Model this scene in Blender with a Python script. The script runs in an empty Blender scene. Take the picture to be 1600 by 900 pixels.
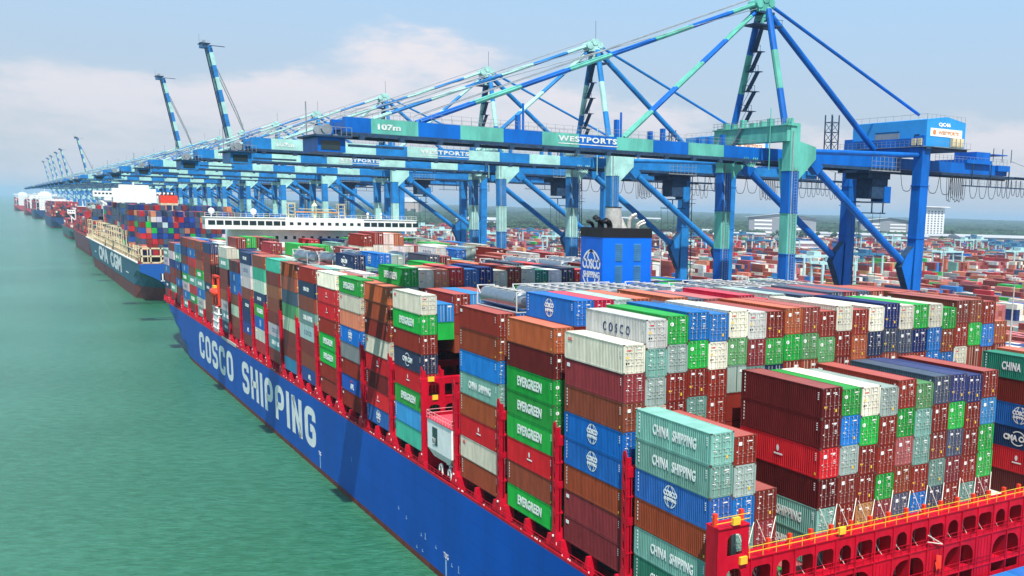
import bpy, math, random
from math import sin, cos, pi, radians, sqrt
from mathutils import Vector, Matrix
R0 = random.Random(7)
scene = bpy.context.scene
COL = scene.collection

# ---------------------------------------------------------------- camera
CP = Vector((-47.86, -65.35, 51.97)); YW, PT, RL = [radians(a) for a in (35.293, 9.466, 1.559)]
FPX, PX, PY = 1530.6, 1090.3, 585.9           # focal length and principal point for a 1600x900 frame
fw = Vector((sin(YW)*cos(PT), cos(YW)*cos(PT), -sin(PT)))
rt = Vector((cos(YW), -sin(YW), 0)); up = rt.cross(fw)
RT = rt*cos(RL)+up*sin(RL); UP = up*cos(RL)-rt*sin(RL)
cd = bpy.data.cameras.new('camera'); cam = bpy.data.objects.new('camera', cd); COL.objects.link(cam)
M = Matrix((RT, UP, -fw)).transposed().to_4x4(); M.translation = CP; cam.matrix_world = M
cd.sensor_width = 36; cd.lens = FPX/1600*36
cd.shift_x = -(PX-800)/1600; cd.shift_y = (PY-450)/1600
cd.clip_start = 0.5; cd.clip_end = 60000
scene.camera = cam
def proj(p):
    d = Vector(p)-CP; z = d.dot(fw)
    if z < 1: return None
    return PX+FPX*d.dot(RT)/z, PY-FPX*d.dot(UP)/z

# ---------------------------------------------------------------- light and sky
SUN = Vector((-.18, -.54, 1)).normalized()
w = bpy.data.worlds.new('World'); scene.world = w; w.use_nodes = True
nt = w.node_tree; nt.nodes.clear()
def N(t, nt, **kw):
    n = nt.nodes.new(t)
    for k, v in kw.items(): setattr(n, k, v)
    return n
out = N('ShaderNodeOutputWorld', nt); bg = N('ShaderNodeBackground', nt); bg.inputs[1].default_value = 0.083
sky = N('ShaderNodeTexSky', nt, sky_type='NISHITA', sun_disc=False)
sky.sun_elevation = math.asin(SUN.z); sky.sun_rotation = math.atan2(SUN.x, SUN.y) % (2*pi)
sky.air_density = 1.0; sky.dust_density = 2.0; sky.ozone_density = 1.5
tc = N('ShaderNodeTexCoord', nt); sp = N('ShaderNodeSeparateXYZ', nt); nt.links.new(tc.outputs['Generated'], sp.inputs[0])
mx = N('ShaderNodeMath', nt, operation='MAXIMUM'); mx.inputs[1].default_value = 0.012; nt.links.new(sp.outputs[2], mx.inputs[0])
cb = N('ShaderNodeCombineXYZ', nt)
nt.links.new(sp.outputs[0], cb.inputs[0]); nt.links.new(sp.outputs[1], cb.inputs[1]); nt.links.new(mx.outputs[0], cb.inputs[2])
nt.links.new(cb.outputs[0], sky.inputs[0])
# clouds: a bank of soft cumulus above a hazy band
mp = N('ShaderNodeMapping', nt); mp.inputs['Scale'].default_value = (1, 1, 3.2); mp.inputs['Location'].default_value = (0.35, 0.1, 0.0)
nt.links.new(cb.outputs[0], mp.inputs[0])
n1 = N('ShaderNodeTexNoise', nt); n1.inputs['Scale'].default_value = 3.4; n1.inputs['Detail'].default_value = 7; n1.inputs['Roughness'].default_value = .52
nt.links.new(mp.outputs[0], n1.inputs[0])
def mr(src, a, b, c, d, nt=nt, smooth=True):
    m = N('ShaderNodeMapRange', nt); m.interpolation_type = 'SMOOTHSTEP' if smooth else 'LINEAR'
    for i, v in enumerate((a, b, c, d)): m.inputs[i+1].default_value = v
    nt.links.new(src, m.inputs[0]); return m.outputs[0]
def math2(op, a, b, nt=nt):
    m = N('ShaderNodeMath', nt, operation=op)
    for i, v in enumerate((a, b)):
        if isinstance(v, (int, float)): m.inputs[i].default_value = v
        elif v is not None: nt.links.new(v, m.inputs[i])
    return m.outputs[0]
# cloud-top height depends on the heading: high bank ahead, lower to the sides
az = math2('ARCTAN2', sp.outputs[0], sp.outputs[1])
def bump(center, width, h):
    a = math2('SUBTRACT', az, radians(center)); a = math2('DIVIDE', a, radians(width)); a = math2('MULTIPLY', a, a)
    a = math2('MULTIPLY', a, -1.0); a = math2('EXPONENT', a, None); return math2('MULTIPLY', a, h)
top = math2('ADD', math2('ADD', bump(20, 8, .092), bump(2, 5, .012)), bump(33, 4, .012)); top = math2('ADD', top, 0.088)
n2 = N('ShaderNodeTexNoise', nt); n2.inputs['Scale'].default_value = 16; n2.inputs['Detail'].default_value = 6; n2.inputs['Roughness'].default_value = .6
nt.links.new(mp.outputs[0], n2.inputs[0])
wob = math2('MULTIPLY', math2('SUBTRACT', n1.outputs[0], .5), .11); wob = math2('ADD', wob, math2('MULTIPLY', math2('SUBTRACT', n2.outputs[0], .5), .05))
hh = math2('SUBTRACT', math2('ADD', top, wob), sp.outputs[2])
edge = mr(hh, 0, .028, 0, 1)
body = mr(math2('ADD', math2('MULTIPLY', n1.outputs[0], .6), math2('MULTIPLY', n2.outputs[0], .4)), .42, .58, .22, .92)
low = mr(sp.outputs[2], .0, .16, .35, 1)
cm = math2('MULTIPLY', math2('MULTIPLY', edge, body), low)
mixc = N('ShaderNodeMix', nt, data_type='RGBA'); nt.links.new(cm, mixc.inputs[0])
# hazy tropical sky: Nishita tempered by a pale veil
g2 = N('ShaderNodeMix', nt, data_type='RGBA'); g2.inputs[6].default_value = (4.7, 5.4, 6.2, 1); g2.inputs[7].default_value = (3.8, 6.0, 8.5, 1)
nt.links.new(mr(sp.outputs[2], .03, .26, 0, 1), g2.inputs[0])
veil = N('ShaderNodeMix', nt, data_type='RGBA'); veil.inputs[0].default_value = .85
nt.links.new(sky.outputs[0], veil.inputs[6]); nt.links.new(g2.outputs[2], veil.inputs[7])
nt.links.new(veil.outputs[2], mixc.inputs[6]); mixc.inputs[7].default_value = (7.5, 7.0, 7.2, 1)
nt.links.new(mixc.outputs[2], bg.inputs[0]); nt.links.new(bg.outputs[0], out.inputs[0])

sl = bpy.data.lights.new('sun', 'SUN'); sl.energy = 5.0; sl.angle = radians(.6); sl.color = (1, .955, .88)
so = bpy.data.objects.new('sun', sl); COL.objects.link(so); so.rotation_euler = SUN.to_track_quat('Z', 'Y').to_euler()
so.location = (0, 0, 300)
vs = scene.view_settings; vs.view_transform = 'Standard'; vs.look = 'None'; vs.exposure = 0.55; vs.gamma = 1; vs.use_curve_mapping = False
cy = scene.cycles; cy.use_denoising = True; cy.max_bounces = 5; cy.diffuse_bounces = 2; cy.glossy_bounces = 2
cy.volume_bounces = 1; cy.transparent_max_bounces = 4; cy.volume_step_rate = 4
scene.render.film_transparent = False

# ---------------------------------------------------------------- materials
MATS = {}
def mat(name, color=None, rough=.5, metal=0, wear=.12, scale=.6, objcolor=False, attr=None, spec=.22, rust=0, streak=False):
    if name in MATS: return MATS[name]
    m = bpy.data.materials.new(name); m.use_nodes = True; t = m.node_tree; p = t.nodes['Principled BSDF']
    p.inputs['Roughness'].default_value = rough; p.inputs['Metallic'].default_value = metal
    p.inputs['Specular IOR Level'].default_value = spec
    if objcolor: src = N('ShaderNodeObjectInfo', t).outputs['Color']
    elif attr: src = N('ShaderNodeAttribute', t, attribute_name=attr).outputs['Color']
    else:
        rgb = N('ShaderNodeRGB', t); rgb.outputs[0].default_value = (*color, 1); src = rgb.outputs[0]
    if wear:
        g = N('ShaderNodeNewGeometry', t); mpn = N('ShaderNodeMapping', t); t.links.new(g.outputs['Position'], mpn.inputs[0])
        mpn.inputs['Scale'].default_value = (1, 1, .3) if streak else (1, 1, 1)
        nz = N('ShaderNodeTexNoise', t); nz.inputs['Scale'].default_value = scale; nz.inputs['Detail'].default_value = 5; nz.inputs['Roughness'].default_value = .65
        t.links.new(mpn.outputs[0], nz.inputs[0])
        v = mr(nz.outputs[0], .3, .7, 1-wear, 1+wear, t)
        mul = N('ShaderNodeMix', t, data_type='RGBA', blend_type='MULTIPLY'); mul.inputs[0].default_value = 1
        t.links.new(src, mul.inputs[6]); t.links.new(v, mul.inputs[7]); src = mul.outputs[2]
        if rust:
            nr = N('ShaderNodeTexNoise', t); nr.inputs['Scale'].default_value = 1.7; nr.inputs['Detail'].default_value = 7; nr.inputs['Roughness'].default_value = .75
            t.links.new(mpn.outputs[0], nr.inputs[0])
            rm = N('ShaderNodeMix', t, data_type='RGBA'); rm.inputs[7].default_value = (.13, .055, .03, 1)
            t.links.new(mr(nr.outputs[0], .60, .76, 0, rust, t), rm.inputs[0]); t.links.new(src, rm.inputs[6]); src = rm.outputs[2]
    t.links.new(src, p.inputs['Base Color'])
    MATS[name] = m; return m
PAINT = mat('container_paint', rough=.6, objcolor=True, wear=.16, scale=.9, rust=.55, streak=True, spec=.15)
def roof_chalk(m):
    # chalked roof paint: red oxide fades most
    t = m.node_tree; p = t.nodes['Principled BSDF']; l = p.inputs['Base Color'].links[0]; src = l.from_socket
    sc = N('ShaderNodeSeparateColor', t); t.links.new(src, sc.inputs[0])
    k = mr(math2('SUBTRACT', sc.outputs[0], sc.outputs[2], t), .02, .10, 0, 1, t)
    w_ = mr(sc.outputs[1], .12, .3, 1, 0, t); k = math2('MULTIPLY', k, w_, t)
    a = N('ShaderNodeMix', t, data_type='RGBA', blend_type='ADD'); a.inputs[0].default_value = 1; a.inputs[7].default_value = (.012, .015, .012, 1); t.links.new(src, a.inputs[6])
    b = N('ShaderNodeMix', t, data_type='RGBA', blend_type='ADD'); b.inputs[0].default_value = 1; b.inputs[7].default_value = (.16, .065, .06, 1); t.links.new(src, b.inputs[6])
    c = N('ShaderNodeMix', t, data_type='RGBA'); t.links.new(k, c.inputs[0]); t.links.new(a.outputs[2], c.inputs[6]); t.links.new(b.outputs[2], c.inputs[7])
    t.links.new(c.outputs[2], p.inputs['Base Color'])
def roof_fade(m, fade, amt):
    t = m.node_tree; p = t.nodes['Principled BSDF']; l = p.inputs['Base Color'].links[0]; src = l.from_socket
    mm = N('ShaderNodeMix', t, data_type='RGBA'); mm.inputs[0].default_value = amt; mm.inputs[7].default_value = (*fade, 1); t.links.new(src, mm.inputs[6]); t.links.new(mm.outputs[2], p.inputs['Base Color'])
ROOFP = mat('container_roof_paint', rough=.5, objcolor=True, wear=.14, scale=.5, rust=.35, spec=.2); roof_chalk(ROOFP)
BARP = mat('locking_bar_paint', rough=.5, objcolor=True, wear=.2, scale=4, spec=.2); roof_fade(BARP, (.62, .52, .46), .42)
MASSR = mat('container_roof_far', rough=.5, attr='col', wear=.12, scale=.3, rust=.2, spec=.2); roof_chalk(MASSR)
MASSP = mat('container_paint_far', rough=.55, attr='col', wear=.14, scale=.5, rust=.35, streak=True, spec=.3)
CAST = mat('casting_steel', (.10, .065, .05), .6, wear=.3)
GALV = mat('galvanised_steel', (.55, .52, .48), .45, .3, wear=.25, scale=3)
WHITE = mat('white_paint', (.78, .78, .76), .5, wear=.08)
DECAL = mat('white_decal', (.8, .8, .78), .5, wear=.05)
YEL = mat('yellow_paint', (.75, .48, .04), .5, wear=.1)
ORG = mat('orange_red_paint', (.72, .05, .02), .5, wear=.1)
NAVYT = mat('navy_lettering', (.02, .04, .12), .5, wear=.05)
REDT = mat('red_lettering', (.6, .03, .04), .5, wear=.05)
HULL = mat('hull_blue_paint', (.0005, .072, .40), .5, wear=.12, scale=.12, streak=True, rust=.10)
BOOT = mat('boot_topping_red', (.14, .03, .022), .6, wear=.3, scale=.8)
SRED = mat('deck_red_paint', (.44, .002, .018), .5, wear=.18, scale=.7, streak=True)
DRED = mat('dark_red_deck', (.16, .015, .018), .6, wear=.3)
DARK = mat('dark_hold', (.02, .02, .022), .8, wear=.2)
BLACK = mat('black_paint', (.012, .012, .014), .5, wear=.2)
SHBLUE = mat('funnel_blue_paint', (.001, .125, .62), .4, wear=.06, scale=.3)
GLASS = mat('dark_glass', (.015, .03, .035), .1, wear=0, spec=.6)
STEEL = mat('tank_steel', (.30, .34, .38), .28, .8, wear=.12, scale=2)
TANKF = mat('tank_frame_paint', (.55, .56, .55), .5, wear=.15)
EXH = mat('exhaust_steel', (.55, .52, .47), .35, .5, wear=.15, scale=1.5)
CREAM = mat('cream_paint', (.62, .53, .34), .5, wear=.2, scale=.4)
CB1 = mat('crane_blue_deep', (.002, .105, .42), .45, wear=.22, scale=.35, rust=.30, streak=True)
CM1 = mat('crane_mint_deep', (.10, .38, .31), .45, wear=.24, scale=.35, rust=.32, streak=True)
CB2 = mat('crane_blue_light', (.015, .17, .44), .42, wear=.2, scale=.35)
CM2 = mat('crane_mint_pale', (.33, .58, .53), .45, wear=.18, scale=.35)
CDARK = mat('crane_dark_steel', (.02, .05, .10), .6, wear=.3, scale=1)
CRAIL = mat('crane_rail_grey', (.22, .25, .27), .6, wear=.2)
CLIGHT = mat('machinery_house_blue', (.03, .27, .62), .45, wear=.08, scale=.3)
CABLE = mat('black_cable', (.02, .02, .022), .6, wear=0)
RTGM = mat('yard_crane_paint', (.36, .58, .58), .5, wear=.12)
RTGB = mat('yard_crane_blue', (.03, .14, .26), .5, wear=.12)
ROOFG = mat('metal_roof_grey', (.42, .43, .43), .5, .2, wear=.08, scale=.05)
WALLG = mat('wall_grey', (.23, .25, .27), .6, wear=.1)
CONC = mat('concrete_quay', (.33, .32, .30), .8, wear=.2, scale=.05)

# ---------------------------------------------------------------- mesh builder
class MB:
    def __init__(s): s.v = []; s.f = []; s.m = []; s.c = None
    def face(s, pts, m=0):
        b = len(s.v); s.v += [tuple(p) for p in pts]; s.f.append(tuple(range(b, b+len(pts)))); s.m.append(m)
    def box(s, x0, x1, y0, y1, z0, z1, m=0, skip=''):
        b = len(s.v)
        s.v += [(x0,y0,z0),(x1,y0,z0),(x1,y1,z0),(x0,y1,z0),(x0,y0,z1),(x1,y0,z1),(x1,y1,z1),(x0,y1,z1)]
        for k, q in (('b',(0,3,2,1)),('t',(4,5,6,7)),('a',(0,1,5,4)),('f',(2,3,7,6)),('p',(3,0,4,7)),('s',(1,2,6,5))):
            if k in skip: continue
            s.f.append(tuple(b+i for i in q)); s.m.append(m)
    def frame(s, p0, p1):
        p0, p1 = Vector(p0), Vector(p1); d = (p1-p0).normalized()
        a = Vector((0,0,1)) if abs(d.z) < .95 else Vector((0,1,0))
        u = d.cross(a).normalized(); v = u.cross(d).normalized(); return p0, p1, u, v
    def beam(s, p0, p1, w, h=None, m=0, w2=None, h2=None):
        h = h or w; w2 = w2 or w; h2 = h2 or h
        p0, p1, u, v = s.frame(p0, p1); b = len(s.v)
        for p, ww, hh in ((p0, w, h), (p1, w2, h2)):
            for a, c in ((-1,-1),(1,-1),(1,1),(-1,1)): s.v.append(tuple(p+u*a*ww/2+v*c*hh/2))
        for q in ((3,2,1,0),(4,5,6,7),(0,1,5,4),(1,2,6,5),(2,3,7,6),(3,0,4,7)):
            s.f.append(tuple(b+i for i in q)); s.m.append(m)
    def tube(s, p0, p1, r, n=8, m=0, r2=None, caps=True):
        r2 = r if r2 is None else r2
        p0, p1, u, v = s.frame(p0, p1); b = len(s.v)
        for p, rr in ((p0, r), (p1, r2)):
            for i in range(n): a = 2*pi*i/n; s.v.append(tuple(p+u*cos(a)*rr+v*sin(a)*rr))
        for i in range(n):
            j = (i+1) % n; s.f.append((b+j, b+i, b+n+i, b+n+j)); s.m.append(m)
        if caps:
            s.f.append(tuple(b+i for i in range(n))); s.m.append(m)
            s.f.append(tuple(b+2*n-1-i for i in range(n))); s.m.append(m)
    def path(s, pts, r, n=5, m=0):
        for a, c in zip(pts, pts[1:]): s.tube(a, c, r, n, m, caps=False)
    def data(s, name, mats, smooth=False):
        me = bpy.data.meshes.new(name); me.from_pydata(s.v, [], s.f)
        for x in (mats if isinstance(mats, (list, tuple)) else [mats]): me.materials.append(x)
        me.polygons.foreach_set('material_index', s.m)
        if s.c is not None:
            at = me.attributes.new('col', 'FLOAT_COLOR', 'FACE')
            flat = []
            for c in s.c: flat += [c[0], c[1], c[2], 1]
            at.data.foreach_set('color', flat)
        if smooth: me.polygons.foreach_set('use_smooth', [True]*len(s.f))
        me.update(); return me
    def build(s, name, mats, parent=None, loc=(0,0,0), smooth=False):
        return link(s.data(name, mats, smooth), name, parent, loc)
def link(me, name, parent=None, loc=(0,0,0), rot=None):
    o = bpy.data.objects.new(name, me); COL.objects.link(o); o.location = loc
    if parent: o.parent = parent
    if rot: o.rotation_euler = rot
    return o
def tag(o, label=None, cat=None, group=None, kind=None):
    for k, v in (('label', label), ('category', cat), ('group', group), ('kind', kind)):
        if v: o[k] = v
    return o
def empty(name, loc, label=None, cat=None, group=None, rz=0):
    o = bpy.data.objects.new(name, None); COL.objects.link(o); o.location = loc; o.rotation_euler = (0,0,rz); o.empty_display_size = .5
    return tag(o, label, cat, group)
DG = None
def curve_mesh(cu, name):
    o = bpy.data.objects.new('tmp', cu); COL.objects.link(o)
    dg = bpy.context.evaluated_depsgraph_get(); me = bpy.data.meshes.new_from_object(o.evaluated_get(dg))
    bpy.data.objects.remove(o); me.name = name; return me
TXT = {}
def text_mesh(s, width=None, height=None, bold=.0, space=1.0, ext=.01, mats=None, res=3):
    """mesh of writing in the local XY plane, lower-left at the origin, scaled to the width and height"""
    key = (s, width, height, bold, space, mats.name if mats else None)
    if key in TXT: return TXT[key]
    cu = bpy.data.curves.new('lettering', 'FONT'); cu.body = s; cu.size = 1; cu.offset = bold; cu.space_character = space; cu.extrude = ext; cu.resolution_u = res
    me = curve_mesh(cu, 'lettering')
    xs = [v.co.x for v in me.vertices]; ys = [v.co.y for v in me.vertices]
    x0, x1, y0, y1 = min(xs), max(xs), min(ys), max(ys)
    sx = width/(x1-x0) if width else height/(y1-y0); sy = height/(y1-y0) if height else sx
    for v in me.vertices: v.co.x = (v.co.x-x0)*sx; v.co.y = (v.co.y-y0)*sy
    me.materials.clear(); me.materials.append(mats or DECAL); TXT[key] = me; return me
def rotm(xa, ya):
    xa, ya = Vector(xa), Vector(ya); return Matrix((xa, ya, xa.cross(ya))).transposed()
PORT = rotm((0,-1,0), (0,0,1)).to_euler()      # writing on a face that looks to the water side
AFT = rotm((1,0,0), (0,0,1)).to_euler()        # writing on a face that looks back
def plate(outer, holes, ext):
    """flat plate with real openings, in the local XY plane"""
    cu = bpy.data.curves.new('plate', 'CURVE'); cu.dimensions = '2D'; cu.fill_mode = 'BOTH'; cu.extrude = ext
    for poly in [outer]+holes:
        sp_ = cu.splines.new('POLY'); sp_.points.add(len(poly)-1); sp_.use_cyclic_u = True
        for q, p in zip(sp_.points, poly): q.co = (p[0], p[1], 0, 1)
    return curve_mesh(cu, 'plate')
def merge(me_list, name, mats):
    """join (mesh, matrix, material index) into one mesh"""
    mb = MB()
    for me, mtx, mi in me_list:
        b = len(mb.v); mb.v += [tuple(mtx @ v.co) for v in me.vertices]
        for p in me.polygons: mb.f.append(tuple(b+i for i in p.vertices)); mb.m.append(mi if mi is not None else p.material_index)
    return mb
def arch(x0, x1, z0, z1, r=None, one=False):
    r = r if r else (x1-x0)/2*.8
    pts = [(x0, z0), (x1, z0)]
    for i in range(5): a = pi/2*i/4; pts.append((x1-r+r*cos(a), z1-r+r*sin(a)))
    if one: pts.append((x0, z1))
    else:
        for i in range(5): a = pi/2+pi/2*i/4; pts.append((x0+r+r*cos(a), z1-r+r*sin(a)))
    return pts

# ================================================================ SETTING
def sheet(name, pts, z, m, **kw):
    mb = MB(); mb.face([(x, y, z) for x, y in pts]); return tag(mb.build(name, m), kind='structure', **kw)
# water
WM = bpy.data.materials.new('harbour_water'); WM.use_nodes = True; t = WM.node_tree; p = t.nodes['Principled BSDF']
g = N('ShaderNodeNewGeometry', t); mpn = N('ShaderNodeMapping', t); t.links.new(g.outputs['Position'], mpn.inputs[0])
mpn.inputs['Rotation'].default_value = (0, 0, radians(33)); mp2 = N('ShaderNodeMapping', t); mp2.inputs['Scale'].default_value = (.55, 1.0, 1); t.links.new(mpn.outputs[0], mp2.inputs[0]); mpn = mp2
na = N('ShaderNodeTexNoise', t); na.inputs['Scale'].default_value = 1.15; na.inputs['Detail'].default_value = 6; na.inputs['Roughness'].default_value = .62; na.inputs['Distortion'].default_value = .6
t.links.new(mpn.outputs[0], na.inputs[0])
nb = N('ShaderNodeTexNoise', t); nb.inputs['Scale'].default_value = .012; nb.inputs['Detail'].default_value = 3; t.links.new(g.outputs['Position'], nb.inputs[0])
bp = N('ShaderNodeBump', t); bp.inputs['Strength'].default_value = .75; bp.inputs['Distance'].default_value = .5
t.links.new(na.outputs[0], bp.inputs['Height']); t.links.new(bp.outputs[0], p.inputs['Normal'])
mxw = N('ShaderNodeMix', t, data_type='RGBA'); mxw.inputs[6].default_value = (.014, .100, .046, 1); mxw.inputs[7].default_value = (.032, .152, .088, 1)
nw = N('ShaderNodeTexNoise', t); nw.inputs['Scale'].default_value = .6; nw.inputs['Detail'].default_value = 7; nw.inputs['Roughness'].default_value = .7; t.links.new(mpn.outputs[0], nw.inputs[0])
t.links.new(mr(math2('ADD', math2('MULTIPLY', nb.outputs[0], .35, t), math2('MULTIPLY', nw.outputs[0], .65, t), t), .38, .62, 0, 1, t), mxw.inputs[0]); t.links.new(mxw.outputs[2], p.inputs['Base Color'])
p.inputs['Roughness'].default_value = .22; p.inputs['IOR'].default_value = 1.33
sheet('water', [(-28000, -2800), (400, -2800), (400, 28000), (-28000, 28000)], 0, WM)
# ground: land sheet to the horizon, quay apron, yard paving
GM = mat('land_ground', (.04, .07, .035), .9, wear=.35, scale=.004)
mb = MB(); q = [(60.6, -1500), (28000, -1500), (28000, 28000), (3000, 28000), (700, 9000), (160, 4200), (60.6, 3300)]
mb.face([(x, y, 3.6) for x, y in q]); mb.face([(60.6, -1500, -3), (60.6, -1500, 3.6), (60.6, 3300, 3.6), (60.6, 3300, -3)])
mb.face([(60.6, 3300, -3), (60.6, 3300, 3.6), (160, 4200, 3.6), (160, 4200, -3)]); mb.face([(160, 4200, -3), (160, 4200, 3.6), (700, 9000, 3.6), (700, 9000, -3)])
tag(mb.build('ground', GM), kind='structure')
YM = mat('yard_paving', (.20, .195, .19), .85, wear=.25, scale=.03)
sheet('yard_pavement', [(112, -600), (2050, -600), (2050, 3300), (112, 3300)], 3.62, YM)
mb = MB(); mb.box(60.3, 112, -600, 3300, 3.3, 4.0, 0, 'b')
for i in range(-40, 220): mb.box(59.7, 60.29, i*15-1, i*15+1, 1.2, 3.9, 1)
tag(mb.build('quay', [CONC, BLACK]), kind='structure')
mb = MB()
for x in (64.9, 65.2, 96.3, 96.6): mb.box(x, x+.08, -500, 3300, 4.0, 4.08)
tag(mb.build('crane_rail', CRAIL), kind='structure')

# forest (canopy with an uneven, clumped top)
FM = mat('forest_canopy', (.022, .050, .026), .95, wear=.7, scale=.012, spec=.1)
rr = random.Random(3); mb = MB()
def hnoise(x, y):
    return sin(x*.0031+1.3)*cos(y*.0027+.4)+.6*sin(x*.009+y*.007)+.4*sin(x*.021-y*.017+2)
rows = []
dist = 2150
while dist < 14000:
    rows.append(dist); dist *= 1.011
cols = [radians(a/6.0) for a in range(6*9, 6*75)]
idx = {}
for i, d in enumerate(rows):
    for j, a in enumerate(cols):
        jit = rr.uniform(-.4, .4)
        dd = d*(1+.004*rr.uniform(-1, 1)); aa = a+radians(.08)*rr.uniform(-1, 1)
        x, y = CP.x+dd*sin(aa), CP.y+dd*cos(aa)
        h = 13+4*hnoise(x, y)+rr.uniform(-5, 6)+max(0, (d-5000)/1000*3.2)*(1+.3*sin(x*.0006)*cos(y*.0005))
        if i == 0 or j == 0: h = 0
        idx[i, j] = len(mb.v); mb.v.append((x, y, 3.6+max(0, h)))
for i in range(len(rows)-1):
    for j in range(len(cols)-1):
        mb.f.append((idx[i,j], idx[i,j+1], idx[i+1,j+1], idx[i+1,j])); mb.m.append(0)
tag(mb.build('forest', FM), 'dense green forest canopy beyond the container yard', 'forest', kind='stuff')
rr = random.Random(12); mb = MB()      # tree clumps along the near edge
for k in range(2600):
    a = radians(rr.uniform(9, 62)); d = rr.uniform(1950, 3000); x, y = CP.x+d*sin(a), CP.y+d*cos(a)
    if x < 120: continue
    for q in range(4):
        cx_, cy_, cz = x+rr.uniform(-7, 7), y+rr.uniform(-7, 7), 3.6+rr.uniform(5, 13); s = rr.uniform(3, 6.5)
        b = len(mb.v); pts = [(1,0,0),(-1,0,0),(0,1,0),(0,-1,0),(0,0,1),(0,0,-1)]
        for px_, py_, pz_ in pts: mb.v.append((cx_+px_*s*rr.uniform(.7,1.2), cy_+py_*s*rr.uniform(.7,1.2), cz+pz_*s*.8))
        for f in ((0,2,4),(2,1,4),(1,3,4),(3,0,4),(2,0,5),(1,2,5),(3,1,5),(0,3,5)): mb.f.append(tuple(b+i for i in f)); mb.m.append(0)
tag(mb.build('tree_clumps', FM), 'loose clumps of trees along the edge of the forest behind the yard', 'trees', kind='stuff')

# ================================================================ SHIP
ZB, TH, RP, CW, CL = 16.2, 2.875, 2.5, 2.44, 12.19
BAY = [0,14.6,29.4,44.3,71.1,85.8,100.6,115.3,130.1,144.9,159.7,174.4,189.2,204,218.8,245.2,260,274.7,289.5,304.3,319,333.8]
ship = empty('container_ship', (28.8, 0, 0), 'long blue container ship with red deck fittings, nearest, white lettering on its side', 'container ship')
ship.location = (0, 0, 0)
XC, HB = 28.8, 29.7
def half(Y, z, Ys0, Ys1, Ye0, Ye1, zt, B):
    k = max(0, min(1.2, z/zt)); Ys = Ys0+(Ys1-Ys0)*k; Ye = Ye0+(Ye1-Ye0)*k
    if Y <= Ys: return B
    if Y >= Ye: return 0.02
    return max(.02, B*(1-((Y-Ys)/(Ye-Ys))**2.3))
def hull(name, parent, Xc, B, Yst, Yb, zt, boot, mats, sheer=3.0, Ys=(278, 338), Ye=(352, 367), stern=True):
    zl = [-2.5, 0, boot, zt*.35, zt*.6, zt*.8, zt]
    ys = [Yst, Yst+3, Yst+8, Yst+16, Yst+30]+[Yst+30+(Ys[0]-Yst-30)*i/6 for i in range(1, 7)]
    ys += [Ys[0]+(Ye[1]-Ys[0])*i/26 for i in range(1, 27)]
    mb = MB()
    def pt(y, z, s):
        yy = min(y, Ye[0]+(Ye[1]-Ye[0])*max(0, z/zt))
        h = half(yy, z, Ys[0], Ys[1], Ye[0], Ye[1], zt, B)
        if stern and y < Yst+30 and z < zt*.8:      # counter: the run aft narrows and rises
            k = (Yst+30-y)/30; h *= 1-.75*k*k*(1-max(0, z)/(zt*.8))**.7
        zz = z+(sheer*max(0, (yy-Ys[1])/(Ye[1]-Ys[1]))**1.5 if z == zt else 0)
        return (Xc+s*h, yy, zz)
    for s in (-1, 1):
        for i in range(len(ys)-1):
            for j in range(len(zl)-1):
                q = [pt(ys[i], zl[j], s), pt(ys[i+1], zl[j], s), pt(ys[i+1], zl[j+1], s), pt(ys[i], zl[j+1], s)]
                if s > 0: q = [q[3], q[2], q[1], q[0]]
                mb.face(q[::-1], 1 if zl[j+1] <= boot else 0)
    for j in range(len(zl)-1):
        mb.face([pt(Yst, zl[j], -1), pt(Yst, zl[j], 1), pt(Yst, zl[j+1], 1), pt(Yst, zl[j+1], -1)], 2 if zl[j+1] > boot else 1)
    for i in range(len(ys)-1):
        a, b_, c, d = pt(ys[i], zt, -1), pt(ys[i], zt, 1), pt(ys[i+1], zt, 1), pt(ys[i+1], zt, -1)
        mb.face([(v[0], v[1], v[2]-.35) for v in (a, b_, c, d)], 3)
    o = mb.build(name, mats, parent); return o
hull('hull', ship, XC, HB, -34, 366, 14.4, .95, [HULL, BOOT, HULL, DRED])
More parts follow.
